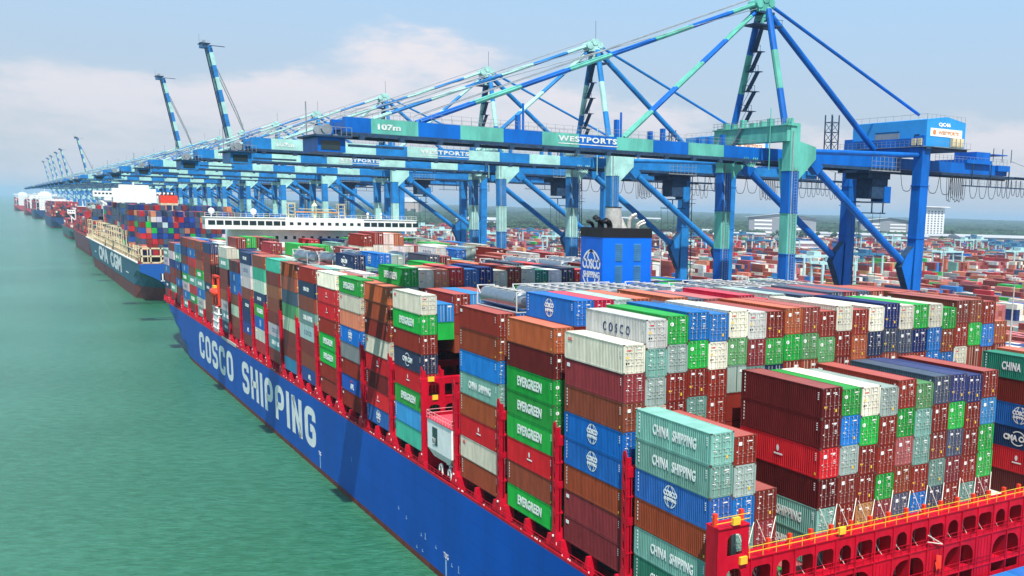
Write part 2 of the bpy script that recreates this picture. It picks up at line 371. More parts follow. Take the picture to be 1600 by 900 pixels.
def plating(m):
    t = m.node_tree; p = t.nodes['Principled BSDF']; src = p.inputs['Base Color'].links[0].from_socket
    g = N('ShaderNodeNewGeometry', t); sx = N('ShaderNodeSeparateXYZ', t); t.links.new(g.outputs['Position'], sx.inputs[0]); c = N('ShaderNodeCombineXYZ', t)
    t.links.new(sx.outputs[1], c.inputs[0]); t.links.new(sx.outputs[2], c.inputs[1])
    b = N('ShaderNodeTexBrick', t); b.inputs['Scale'].default_value = 1; b.inputs['Brick Width'].default_value = 12; b.inputs['Row Height'].default_value = 2.9; b.inputs['Mortar Size'].default_value = .05
    b.inputs['Color1'].default_value = (1, 1, 1, 1); b.inputs['Color2'].default_value = (.90, .92, .95, 1); b.inputs['Mortar'].default_value = (.72, .74, .8, 1); t.links.new(c.outputs[0], b.inputs[0])
    a = N('ShaderNodeMix', t, data_type='RGBA', blend_type='MULTIPLY'); a.inputs[0].default_value = 1; t.links.new(src, a.inputs[6]); t.links.new(b.outputs[0], a.inputs[7])
    # scuffs from fenders and tugs low on the side
    mpn = N('ShaderNodeMapping', t); mpn.inputs['Scale'].default_value = (.25, 1.6, 1); t.links.new(c.outputs[0], mpn.inputs[0]); nz = N('ShaderNodeTexNoise', t); nz.inputs['Scale'].default_value = .5; nz.inputs['Detail'].default_value = 8; nz.inputs['Roughness'].default_value = .7; t.links.new(mpn.outputs[0], nz.inputs[0])
    h = mr(sx.outputs[2], 2, 9, 1, 0, t); k = math2('MULTIPLY', mr(nz.outputs[0], .60, .72, 0, .35, t), h, t)
    f = N('ShaderNodeMix', t, data_type='RGBA'); f.inputs[7].default_value = (.05, .10, .22, 1); t.links.new(k, f.inputs[0]); t.links.new(a.outputs[2], f.inputs[6]); t.links.new(f.outputs[2], p.inputs['Base Color'])
plating(HULL)
# white lettering on the hull side
xs = XC-HB-.03
def round_path(pts, r, closed=False, k=5):
    out = []; n = len(pts)
    for i, p in enumerate(pts):
        if not closed and i in (0, n-1): out.append(Vector(p)); continue
        p = Vector(p); a = Vector(pts[i-1]); b = Vector(pts[(i+1) % n]); u = (a-p).normalized(); v = (b-p).normalized()
        rr = min(r, (a-p).length*.49, (b-p).length*.49); s0, s1 = p+u*rr, p+v*rr
        for j in range(k+1): t_ = j/k; out.append(s0*(1-t_)**2+p*2*t_*(1-t_)+s1*t_*t_)
    return out
def ribbon(mb, pts, w_, closed=False, sx=1, sy=1, ox=0):
    n = len(pts); L_ = []
    for i in range(n):
        a = pts[i-1] if (closed or i) else pts[i]; b = pts[(i+1) % n] if (closed or i < n-1) else pts[i]
        d = (b-a).normalized(); nn = Vector((-d.y, d.x)); L_.append((pts[i]+nn*w_/2, pts[i]-nn*w_/2))
    for i in range(n if closed else n-1):
        (a, b), (c, d) = L_[i], L_[(i+1) % n]; mb.face([((q.x+ox)*sx, q.y*sy, 0) for q in (b, d, c, a)])
def block_word(word, width, height):
    mb = MB(); W_, H_, w_, r = .64, 1.0, .20, .28; x = 0; h = w_/2; lo, hi, rt_ = h, H_-h, W_-h
    V = {'C': ([[(rt_, .66), (rt_, hi), (h, hi), (h, lo), (rt_, lo), (rt_, .34)]], 0), 'O': ([[(h, lo), (rt_, lo), (rt_, hi), (h, hi)]], 1),
         'S': ([[(rt_, .72), (rt_, hi), (h, hi), (h, .52), (rt_, .50), (rt_, lo), (h, lo), (h, .28)]], 0), 'H': ([[(h, 0), (h, 1)], [(rt_, 0), (rt_, 1)], [(h, .5), (rt_, .5)]], 0),
         'I': ([[(h, 0), (h, 1)]], 0), 'P': ([[(h, 0), (h, hi), (rt_, hi), (rt_, .42), (h, .42)]], 0), 'N': ([[(h, 0), (h, 1)], [(rt_, 0), (rt_, 1)], [(h, 1-.02), (rt_, .02)]], 0),
         'G': ([[(rt_, .68), (rt_, hi), (h, hi), (h, lo), (rt_, lo), (rt_, .48), (.32, .48)]], 0)}
    glyphs = []
    for ch in word: glyphs.append((ch, x)); x += (w_ if ch == 'I' else W_)+.16
    tot = x-.16; sx = width/tot
    for ch, ox in glyphs:
        for pth in V[ch][0]: ribbon(mb, round_path(pth, r if ch in 'COSPG' else 0.001, bool(V[ch][1])) if len(pth) > 2 else [Vector(q) for q in pth], w_, bool(V[ch][1]), sx, height, ox)
    return mb
for s, y0, y1 in (('COSCO', 266.5, 212.5), ('SHIPPING', 200.5, 128.9)):
    block_word(s, y0-y1, 8.0).build('hull_lettering', WHITE, ship, (xs, y0, 4.0)).rotation_euler = PORT
mb = MB()
for y in (126.5, 60.3):
    mb.box(xs-.01, xs+.02, y-.35, y+.1, 1.1, 3.4)
for y, z, h in ((105, 7.5, 1.0), (80, 5.6, .5), (76.5, 5.0, .5), (70, 4.2, .45), (68.3, 4.2, 1.2), (64, 4.1, .5), (58, 3.3, .5), (55.5, 3.2, 1.3), (72, 1.8, .4), (69.6, 1.9, .4)):
    mb.box(xs-.01, xs+.02, y-.05, y+.05, z, z+h*.6); mb.box(xs-.01, xs+.02, y-.3, y+.25, z-.2, z-.1)
mb.build('hull_marks', mat('faded_mark', (.25, .40, .55), .6), ship)
link(text_mesh('TUG', 1.8, .8, mats=WHITE), 'tug_mark', ship, (xs, 61, 3.6), PORT)
link(text_mesh('TUG', 1.8, .8, mats=WHITE), 'tug_mark', ship, (xs, 127.3, 3.6), PORT)
# hatch coamings and side passage
mb = MB()
for y in BAY:
    mb.box(2.6, 55, y+.1, y+12.1, 14.2, 16.1)
    mb.box(2.2, 2.55, y-.9, y+13.2, 14.1, 15.6, 1)
mb.build('hatch_cover', [DRED, DARK], ship)
mb = MB()
for s in (-1, 1):
    x = XC+s*(HB-.12)
    mb.box(x-.1, x+.1, -30, 340, 14.1, 14.75)
    for i in range(-20, 226):
        y = i*1.5; mb.box(x-.03, x+.03, y-.03, y+.03, 14.7, 15.5)
    mb.box(x-.03, x+.03, -30, 340, 15.44, 15.5); mb.box(x-.02, x+.02, -30, 340, 15.1, 15.14)
mb.build('bulwark', SRED, ship)
# stanchions carrying the outermost stack
def stan(mb, y, w, s=-1):
    x0 = XC+s*(HB-.15); xi = XC+s*(HB-1.5)
    q = [(x0, y-w, 14.2), (x0, y+w, 14.2), (x0-s*.25, y+w*.45, 16.15), (x0-s*.25, y-w*.45, 16.15)]
    r = [(xi, a[1], a[2]) for a in q]
    mb.face(q if s < 0 else q[::-1], 0); mb.face([q[0], r[0], r[1], q[1]]); mb.face([q[3], q[2], r[2], r[3]]); mb.face([q[1], r[1], r[2], q[2]]); mb.face([q[0], q[3], r[3], r[0]])
def stan_mesh(w_):
    mb = MB(); stan(mb, 0, w_, -1); return mb.data('stack_support', SRED)
SW, SN = stan_mesh(.6), stan_mesh(.42)
for y in BAY:
    for yy, me in ((y+.1, SW), (y+6.1, SN), (y+12.1, SW)): link(me, 'stack_support', ship, (0, yy, 0))
mb = MB(); rr = random.Random(4)
for y in BAY[:14]:
    for k in range(5):
        yy = y+rr.uniform(.5, 12); mb.tube((-.75, yy, 14.4), (-.75, yy, 14.9), .09, 6, 0); mb.box(-.85, -.65, yy+.5, yy+.7, 14.3, 14.6, 1)
mb.build('deck_fitting', [DECAL, YEL], ship)

# lashing bridges
def lash_mesh_front():
    zt, z1, z0 = 22.55, 19.3, 14.4; L = 60.2
    outer = [(-.7, z0), (58.5, z0), (58.5, zt), (2.6, zt), (2.6, 25.7), (-.7, 25.7)]
    holes = [arch(.3, 1.9, 23.2, 25.1), arch(.3, 1.9, 20.0, 22.0), arch(.3, 1.9, 16.4, 18.8)]
    pat = ['n', 'w', 'w']
    for k in range(22):
        x = 2.9+k*2.5; t_ = pat[(k+2) % 3]
        if x+2.4 > 57.6: break
        if t_ == 'w': holes.append(arch(x+.22, x+2.28, 19.75, 21.75, .45))
        else: holes.append(arch(x+.5, x+2.0, 19.75, 21.75, .72))
    for k in range(1, 22, 3):
        x = 2.9+k*2.5
        if x+5 > 57.5: break
        holes.append(arch(x+.3, x+4.7, 16.35, 18.75, 1.4)); holes.append([(x+.3, 14.9), (x+4.7, 14.9), (x+4.7, 15.9), (x+.3, 15.9)])
    pl = plate(outer, holes, .04)
    T = Matrix(((1,0,0,0),(0,0,-1,0),(0,1,0,0),(0,0,0,1)))
    mb = merge([(pl, Matrix.Translation((0,-2.25,0))@T, 0)], 'p', None)
    mb.box(-.7, -.62, -2.25, -.6, 14.4, 25.7)
    for z in (22.55, 19.3, 15.95): mb.box(-.7 if z < 22 else 2.6, 58.5, -2.4, -.5, z, z+.12)
    mb.box(-.7, 2.6, -2.4, -.5, 25.7, 25.82)
    for k in range(23):
        x = 2.9+k*2.5; mb.box(x-.06, x+.06, -2.42, -2.3, 14.4, 22.5); mb.box(x-.05, x+.05, -2.2, -.66, 14.4, 22.5)
    for k in range(0, 22, 3):
        x = 2.9+k*2.5
        for d in (.45, .95, 1.45, 1.95): mb.box(x+d-.04, x+d+.04, -2.34, -2.28, 14.5, 19.0)
    return mb
mb = lash_mesh_front(); lb = mb.build('lashing_bridge', SRED, ship)
mb = MB()
for k in range(1, 23): x = 2.9+(k-1)*2.5; mb.box(x-.16, x+.16, -1.7, -1.35, 22.67, 23.75)
for x in (-.5, 2.3): mb.box(x-.17, x+.17, -1.7, -1.35, 25.8, 26.9)
mb.build('lashing_post', ORG, lb)
mb = MB()
for z in (23.15, 23.62):
    mb.box(2.6, 58.4, -2.36, -2.31, z, z+.05); mb.box(-.9, 2.6, -2.36, -2.31, z+3.1, z+3.15)
for k in range(38): x = 2.7+k*1.5; mb.box(x-.02, x+.02, -2.36, -2.31, 22.67, 23.65)
mb.build('handrail', YEL, lb)
mb = MB()
for z in (17.0, 17.45, 20.4, 20.8): mb.box(-.8, 58.4, -2.4, -2.36, z-.45, z-.41)
for k in range(56): mb.box(1+k*1.03, 1.04+k*1.03, -2.42, -2.38, 19.4, 20.4); mb.box(1+k*1.03, 1.04+k*1.03, -2.42, -2.38, 16.05, 17.0)
mb.build('guard_rail', SRED, lb)
mb = MB(); rr = random.Random(8)
for k in list(range(0, 3))+list(range(5, 15))+list(range(20, 23)):
    x = k*2.5; zc = 16.2+3*TH if k < 3 else 16.2+2*TH
    zc = 25+.2*rr.random()
    mb.tube((x+2.35, -.12, zc+rr.uniform(-.3, .3)), (x+.5, -1.5, 22.8), .045, 5)
    if rr.random() < .8: mb.tube((x+.15, -.12, zc-.1), (x+1.9, -1.5, 20.0), .035, 5)
for k in range(22):
    x = 2.9+k*2.5; a = rr.uniform(.2, .6)
    mb.tube((x+.3, -1.2, 19.45), (x+1.9, -.7, 21.3), .035, 5); mb.tube((x+2.1, -1.4, 19.45), (x+.9+a, -.8, 21.0), .035, 5)
mb.tube((25.1, -2.6, 20.9), (27.3, -2.6, 19.6), .06, 5); mb.tube((25.1, -2.6, 20.2), (27.3, -2.6, 19.6), .06, 5)
mb.build('lashing_rod', mat('rod_steel', (.62, .60, .52), .5, wear=.2), lb)
mb = MB()
for x, z in ((.7, 25.95), (1.6, 22.3), (13.1, 23.0)): mb.box(x, x+.75, -2.55, -2.2, z, z+.65)
mb.build('equipment_box', YEL, lb)
mb = MB()      # red ensign-coloured cloth hanging on the bridge
mb.face([(26.4, -2.7, 18.7), (27.3, -2.6, 18.4), (27.2, -2.72, 17.0), (26.6, -2.6, 17.2)]); mb.face([(26.3, -2.65, 17.9), (26.9, -2.75, 17.8), (26.6, -2.7, 16.9)])
mb.build('hanging_cloth', ORG, lb)
# the bridges between the bays: end frames with oval openings, top platform with posts
def lash_mesh_std(top=29.1):
    pl = plate([(-.42, 14.3), (.42, 14.3), (.38, top-.5), (.22, top), (-.22, top), (-.38, top-.5)],
               [[(cos(a)*.16, zc+sin(a)*.55) for a in [i*pi/6 for i in range(12)]] for zc in (17.9, 19.6, 21.3, 23.0, 24.7, 26.4, 28.0) if zc < top-.9], .05)
    T = Matrix(((0,0,1,0),(-1,0,0,0),(0,1,0,0),(0,0,0,1)))
    L_ = []
    for x in (-.45, 2.2, 57.8): L_.append((pl, Matrix.Translation((x, 0, 0))@T, 0))
    mb = merge(L_, 'p', None)
    for x in (-.2, 2.5): mb.box(x-.2, x+.2, .35, .5, 14.3, top-.6); mb.box(x-.2, x+.2, -.5, -.35, 14.3, top-.6)
    for z in (18.8, 21.7, 24.5, 27.3):
        if z < top: mb.box(-.45, 58, -.55, .55, z, z+.15)
    if top > 27: mb.box(-.45, 58, -.55, -.47, 26.5, 27.3); mb.box(-.45, 58, -.55, -.47, 21.9, 22.5)
    for k in range(24): mb.box(k*2.5-.12, k*2.5+.12, -.5, .5, 14.4, min(27.3, top-.3))
    q = [(-.75, -.95, 14.3), (-.75, .95, 14.3), (-.5, .42, 17.2), (-.5, -.42, 17.2)]
    mb.face(q); mb.face([(.6, a[1], a[2]) for a in q][::-1])
    mb.face([q[1], (.6, q[1][1], q[1][2]), (.6, q[2][1], q[2][2]), q[2]]); mb.face([q[0], q[3], (.6, q[3][1], q[3][2]), (.6, q[0][1], q[0][2])])
    return mb
LBM = lash_mesh_std().data('lashing_bridge', SRED); LBL = lash_mesh_std(19.6).data('lashing_bridge', SRED)
fit = MB()
for z in (16.2,): fit.box(-.7, -.5, -.1, .1, z, z+.2)
fit.box(-.62, -.56, -.75, -.5, 15.3, 15.7)
FITM = fit.data('bridge_fitting', DECAL)
lbys = [BAY[i]-1.2 for i in range(1, 22) if i not in (4, 15)]+[57.6, 69.9, 232.2-0, 244.0]
for y in lbys:
    b = link(LBM if y < 232 else LBL, 'lashing_bridge', ship, (0, y, 0)); link(FITM, 'bridge_fitting', b)
# tower with arches in the gap behind the funnel bay
T = Matrix(((1,0,0,0),(0,0,-1,0),(0,1,0,0),(0,0,0,1)))
pl = plate([(-.8, 14.4), (5.2, 14.4), (5.2, 24.4), (2.7, 24.4), (2.7, 27.4), (-.8, 27.4)], [arch(.3, 1.9, 24.9, 26.8), arch(.3, 2.0, 21.2, 23.6), arch(2.7, 4.6, 21.2, 23.6)], .05)
mb = merge([(pl, Matrix.Translation((0, 69.2, 0))@T, 0)], 'p', None)
mb.box(-.8, 2.7, 69.25, 70.3, 27.2, 27.4); mb.box(2.7, 5.2, 69.25, 70.3, 24.2, 24.4)
lb2 = mb.build('lashing_tower', SRED, ship)
mb = MB(); mb.box(.2, 1.1, 69.0, 69.15, 27.0, 27.7); mb.box(.8, 1.6, 69.0, 69.15, 24.3, 25.0)
mb.build('equipment_box', YEL, lb2)
# white cabin hanging over the side passage
mb = MB()
mb.box(-.75, 3.2, 57.9, 67, 18.1, 22.3, 0); mb.box(-.85, 3.3, 57.8, 67.1, 22.3, 22.42, 1)
q = [(-.75, 57.9, 18.1), (3.2, 57.9, 18.1), (3.2, 60, 16.9), (-.2, 60, 16.9)]; mb.face(q); mb.face([(-.75, 57.9, 18.1), (-.2, 60, 16.9), (-.2, 66, 16.9), (-.75, 67, 18.1)])
cab = mb.build('deck_cabin', [WHITE, mat('pink_red_roof', (.55, .06, .09), .6, wear=.1)], ship)
mb = MB(); mb.box(-.79, -.74, 63.1, 65.0, 18.9, 21.4); mb.box(1.1, 2.3, 57.84, 57.89, 19.0, 21.6, 1); mb.build('window', [GLASS, WALLG], cab)
mb = MB(); 
for z in (22.9, 23.4):
    mb.box(-.82, -.77, 57.8, 67.1, z, z+.06); mb.box(-.82, 3.2, 57.8, 57.85, z, z+.06); mb.box(-.82, 3.2, 67.05, 67.1, z, z+.06)
for i in range(10): mb.box(-.82, -.77, 57.8+i*1.02, 57.86+i*1.02, 22.4, 23.4)
for i in range(5): mb.box(-.8+i, -.74+i, 57.8, 57.85, 22.4, 23.4)
mb.build('handrail', mat('pink_rail', (.75, .35, .38), .5, wear=0), cab)
link(text_mesh('21', 1.0, 1.0, mats=DECAL), 'cabin_number', cab, (-.82, 64.9, 18.95), PORT)
mb = MB()
for y in (59.2, 62.5): mb.path([(-.3, y, 15), (-.3, y, 16.1), (-.3, y+.5, 16.4), (-.3, y+1, 16.1), (-.3, y+1.1, 15.4)], .14, 6)
mb.box(0, .3, 60.6, 60.8, 14.8, 18.1); mb.box(0, .3, 59.6, 61.8, 16.6, 16.75)
mb.build('bunker_pipe', WHITE, ship)
# funnel
mb = MB(); fx0, fx1, fy0, fy1 = 23.3, 31.7, 60, 66.6
mb.box(fx0, fx1, fy0, fy1, 30, 47.95, 0, 'b')
fun = mb.build('funnel', SHBLUE, ship)
mb = MB(); mb.box(fx0-.06, fx1+.06, fy0-.06, fy1+.06, 47.9, 49.25, 0, 'b'); mb.box(fx0+.2, fx1-.2, fy0+.2, fy1-.2, 48.4, 49.0); mb.build('funnel_top', BLACK, fun)
mb = MB()
for x in (25.4, 28.6):
    for z in (41.2, 44.4):
        mb.box(x, x+1.25, fy0-.05, fy0, z, z+2.6, 0)
        for i in range(9): mb.box(x+.05, x+1.2, fy0-.11, fy0-.05, z+.12+i*.28, z+.26+i*.28, 0)
mb.build('louvre', mat('louvre_blue', (.05, .19, .38), .5, wear=.15), fun)
def globe(R_, th, n=28, ext=.01):
    """outline globe: outer ring broken for the name, with two meridians"""
    mb = MB()
    def arc(rx, a0, a1, k=14):
        for i in range(k):
            p = [a0+(a1-a0)*(i+u)/k for u in (0, 1)]
            q = [(cos(a)*rx*(1+s*th/rx*.5), sin(a)*R_*(1+s*th/R_*.5)) for a, s in ((p[0], -1), (p[1], -1), (p[1], 1), (p[0], 1))]
            mb.face([(x, y, ext) for x, y in q])
    for lo, hi in ((.42, pi-.42), (pi+.42, 2*pi-.42)):
        arc(R_, lo, hi)
    for lo, hi in ((.5, pi-.5), (pi+.5, 2*pi-.5)): arc(R_*.5, lo, hi)
    return mb
L_ = [(globe(2.75, .34).data('g', WHITE), Matrix.Translation((0, 0, 0)), 0),
      (text_mesh('COSCO', 5.4, 1.5, bold=.03, mats=WHITE), Matrix.Translation((-2.7, .05, 0)), 0),
      (text_mesh('SHIPPING', 5.0, .95, bold=.03, mats=WHITE), Matrix.Translation((-2.5, -1.25, 0)), 0)]
link(merge(L_, 'l', None).data('funnel_logo', WHITE), 'funnel_logo', fun, (fx0-.03, (fy0+fy1)/2, 43.1), PORT)
mb = MB(); mb.tube((26.9, 63.2, 48.8), (26.9, 63.2, 52.2), 1.35, 20, 0, 1.2); mb.tube((26.9, 63.2, 52.2), (26.9, 63.2, 52.35), 1.25, 20, 1)
mb.tube((28.6, 63, 48.8), (28.2, 63, 50.8), .7, 8, 0, .1)
mb.build('exhaust_stack', [EXH, BLACK], fun, smooth=False)
mb = MB()
for x, y, r, h in ((24.3, 62, .3, 1.2), (24.8, 63.5, .34, 1.5), (25.4, 61.6, .42, 1.1), (24.0, 64.2, .24, .9)):
    mb.path([(x, y, 48.8), (x, y, 48.9+h*.7), (x-.35, y-.2, 49+h), (x-1.0, y-.3, 49.2+h)], r, 10); mb.tube((x-.9, y-.3, 49.1+h), (x-1.05, y-.35, 49.3+h), r*1.25, 10)
mb.build('vent_pipe', BLACK, fun, smooth=True)
mb = MB()
for x, y, r, h in ((29.3, 62.6, .28, 2.0), (29.9, 63.6, .3, 1.9), (30.6, 62.4, .2, 1.1), (31.1, 63.4, .2, 1.0), (30.2, 61.4, .16, .8)):
    mb.path([(x, y, 48.8), (x, y, 48.9+h*.75), (x+.35, y-.1, 49+h), (x+1.1, y-.2, 49.3+h)], r, 10)
mb.build('exhaust_pipe', EXH, fun, smooth=True)
# engine casing below funnel
mb = MB(); mb.box(20, 42, 59.2, 68, 14.4, 36, 0); mb.build('engine_casing', WHITE, ship)
# wheelhouse
mb = MB()
mb.box(-2.6, 56, 232.6, 237.5, 43.7, 46.9, 0); mb.box(18, 40, 232.2, 240, 43.7, 47.1, 0); mb.box(4, 52, 234.5, 243, 14.4, 43.7, 0); mb.box(-2.8, 56.2, 232.4, 237.7, 46.9, 47.02, 0)
br = mb.build('bridge', WHITE, ship)
mb = MB()
x = -1.9
while x < 55:
    if not 18 < x < 40: mb.box(x, x+1.75, 232.54, 232.6, 44.9, 46.1)
    else: mb.box(x, x+1.0, 232.14, 232.2, 45.1, 45.9)
    x += 2.1
for y in (233.3, 235.3): mb.box(-2.66, -2.6, y, y+1.5, 45.0, 46.0)
for zz in range(17, 43, 3):
    x = 6
    while x < 50: mb.box(x, x+.8, 234.44, 234.5, zz, zz+.9); x += 2.4
mb.build('window', GLASS, br)
mb = MB()
for z in (47.6, 48.1): mb.box(-2.7, 56.1, 232.4, 232.46, z, z+.06)
for i in range(40): mb.box(-2.7+i*1.5, -2.64+i*1.5, 232.4, 232.46, 47, 48.1)
mb.build('handrail', WHITE, br)
mb = MB()
for x in (19.5, 33.5):
    for a, b_ in ((0,0),(1.8,0),(0,1.8),(1.8,1.8)): mb.box(x+a-.1, x+a+.1, 235+b_-.1, 235+b_+.1, 47, 51)
    for z in (48, 49, 50, 51): mb.box(x-.1, x+1.9, 234.9, 236.9, z-.06, z+.06)
    mb.box(x-.5, x+2.3, 235.8, 236, 51.2, 51.35)
mb.box(21.3, 33.5, 235.5, 236.5, 48.6, 49.0, 1); mb.box(22.5, 33, 235.3, 236.6, 49.6, 49.75)
mb.tube((27, 236, 47), (27, 236, 52.3), .3, 8, 0, .12); mb.tube((27, 236, 50.6), (27, 236, 51.4), .9, 10, 0, .3)
mb.build('radar_mast', [CREAM, mat('mast_tan', (.5, .25, .12), .5)], br)
for x, r in ((-.6, .85), (10.2, .85), (42, .4), (46, .3)):
    mb = MB()
    for i in range(6):
        a0, a1 = -pi/2+pi*i/6, -pi/2+pi*(i+1)/6
        mb.tube((x, 235, 48.6+r*sin(a0)), (x, 235, 48.6+r*sin(a1)), max(.01, r*cos(a0)), 12, 0, max(.01, r*cos(a1)), caps=False)
    mb.box(x-.12, x+.12, 234.9, 235.1, 47, 48); mb.build('satellite_dome', WHITE, br, smooth=True)
# lifeboat in its davit beside the accommodation
mb = MB()
mb.box(-.4, .2, 233, 233.5, 22, 30.5); mb.box(-.4, .2, 240.6, 241, 22, 30.5); mb.box(-.4, .4, 233, 241, 30.2, 30.8); mb.box(-.4, 1, 233, 241, 22.0, 22.5)
mb.build('davit', ORG, ship)
mb = MB()
prof = [(0, .05), (.8, .9), (2, 1.35), (4, 1.5), (6, 1.35), (7.2, .9), (8, .05)]
for (a, r), (b_, r2) in zip(prof, prof[1:]): mb.tube((-.3, 233+a, 26), (-.3, 233+b_, 26), r, 12, 0, r2, caps=False)
mb.box(-.9, .3, 235.5, 238.5, 27.1, 27.9, 1); mb.box(-1.86, -1.7, 236, 238, 25.8, 26.2, 2)
mb.build('lifeboat', [ORG, YEL, BLACK], ship, smooth=False)
mb = MB()
for y in (233.4, 240.6):
    mb.beam((-.5, y, 14.4), (-.3, y, 22), .5, .5)
for z in (16, 18, 20, 21.9): mb.box(-.8, .6, 233, 241, z, z+.15)
mb.beam((-.6, 233.4, 14.6), (-.6, 240.6, 18), .15); mb.beam((-.6, 240.6, 18), (-.6, 233.4, 21.8), .15); mb.beam((-.6, 233.4, 18), (-.6, 240.6, 21.8), .15); mb.box(-.7, .4, 234.5, 239.5, 14.4, 20.5)
mb.build('embarkation_ladder', WHITE, ship)
mb = MB()      # stowed gangway
mb.box(-1.0, -.75, 207, 227, 14.5, 15.0); mb.box(-1.05, -.2, 207, 227, 14.3, 14.4)
mb.build('gangway', GALV, ship)

# ================================================================ CONTAINERS
PC = dict(M=(.19,.020,.012), O=(.34,.080,.028), B=(.23,.045,.018), R=(.44,.012,.018), P=(.20,.028,.034), D=(.11,.010,.010),
    E=(.012,.32,.045), G=(.012,.32,.045), F=(.09,.26,.10), T=(.15,.33,.28), r=(.27,.36,.33), t=(.035,.38,.27), H=(.02,.20,.13), C=(.006,.115,.42), U=(.010,.15,.45),
    u=(.03,.20,.42), N=(.010,.028,.085), n=(.010,.025,.13), y=(.055,.075,.12), W=(.62,.60,.49), L=(.50,.50,.48), g=(.17,.20,.21), S=(.48,.16,.09),
    K=(.46,.24,.09), A=(.012,.06,.27), J=(.48,.008,.05), V=(.38,.10,.10))
PN = dict(M='maroon', O='rust orange', B='reddish brown', R='bright red', P='plum red', D='dark maroon', E='bright green', G='bright green', F='faded green', T='pale teal',
    r='grey-green', t='turquoise', H='dark teal', C='blue', U='bright blue', u='light blue', N='dark navy', n='navy', y='slate blue', W='cream', L='light grey', g='grey', S='salmon', K='ochre',
    A='royal blue', J='crimson', V='faded pink')
# stacks at the ship's side, top to bottom, as in the photograph
SIDE = ['TTCBTH', 'WPBCCBPP', 'ODEEERBE', 'MBUTORWB', 'WEMNREut', 'OBMWRDRC', 'EWSCgMAM', 'WRRMEEMM', 'MNBTLMBA', 'OOyFWMMu', 'tMOBMLTM',
        'BtWNECWR', 'NLWBNnAM', 'DCCBWBM', 'WTMMOLTN', 'nMMMNBBM', 'BMOETCLT', 'BCRBTREM', 'MnMCELCT', 'uTAMCMM', 'MWnMMTM', 'TLCMNM']
DOORS = {0: {1:'MrUTM', 2:'MPPM', 5:'DDRDTMM', 6:'GUrMMMM', 7:'WGMMKMM', 8:'rMMGPMM', 9:'MGVByMM', 10:'FTTMUMM', 11:'yMMTyMM', 12:'nGyPMMM', 13:'nMMMTMM', 14:'MuGGPMM'},
         1: {1:'LTrWM', 2:'GrMMM', 3:'UGMTM', 4:'UWMMM', 5:'WFrMM', 6:'LPTNM', 7:'MGNMM', 8:'OGMMM', 9:'MFBMM', 10:'MFMMM', 11:'WMMBM', 12:'MOOMM', 13:'WNMMM', 14:'nyBMM', 15:'WyMMM',
             16:'GnMMM', 17:'WUUMM', 18:'GBUMM', 19:'MMWMM', 20:'BGBMM', 21:'MUMMM', 22:'OMMMM'},
         2: {1:'CMBMM', 2:'JMMMM', 3:'rBMMM', 4:'OMMMM', 5:'yMMMM', 6:'OMMMM', 7:'yMMM', 8:'VMMM', 9:'VMMM', 10:'JMMM', 11:'JMM', 12:'rM', 13:'yM', 14:'yM', 15:'PM', 16:'yM', 17:'PM', 18:'yM', 19:'BM', 20:'GM', 21:'BM', 22:'MM'},
         4: {1:'UGMGB', 2:'MMBMM', 3:'uMM', 4:'MBM', 5:'BMM'},
         5: {1:'ErM', 2:'WBM', 3:'SMM', 4:'RMM', 5:'UMM', 6:'nMM', 7:'WMM', 8:'MBM', 9:'WMM', 10:'HMM', 11:'LMM', 12:'NGM', 13:'RMM', 14:'rM', 15:'MM', 16:'nMM', 17:'yMM', 18:'BMM'}}
HT = {}
for b in range(22):
    for r in range(23):
        h = 8
        if b == 0: h = {0:6,1:6,2:4,3:1,4:1,15:1,16:1,17:1,18:1,19:1}.get(r, 7)
        elif b == 1: h = 8 if r in (0, 22) else 9
        elif b == 2: h = 8 if r == 0 else 9
        elif b in (3, 4): h = 8
        elif b == 5: h = 8 if r == 0 else 9 if r < 19 else 8
        elif b <= 14:
            h = 8 if r < 2 else R0.choice((8, 8, 9))
            if b in (7, 9) : h = 8
            if b == 13 and r == 0: h = 7
            if b == 12 and 17 < r < 22: h = 9
            if b == 11 and r in (3, 4, 5): h = 9
            if b == 11 and 8 < r < 13: h = 10
            if b == 14 and r in (1, 2, 3, 4): h = 9
        elif b in (19, 20): h = 7 if r else 7
        elif b == 21: h = 6
        elif b > 15: h = 8
        HT[b, r] = h
weights = 'M'*17+'B'*9+'O'*5+'P'*5+'R'*4+'D'*4+'W'*8+'L'*4+'T'*4+'r'*4+'G'*7+'C'*5+'U'*3+'n'*4+'N'*3+'y'*3+'t'*2+'S'*2+'g'*2+'F'
class Rec: pass
RECS = []
LOW = {(0,10,6), (0,6,6), (0,1,5), (1,18,8), (5,10,8), (4,1,7)}
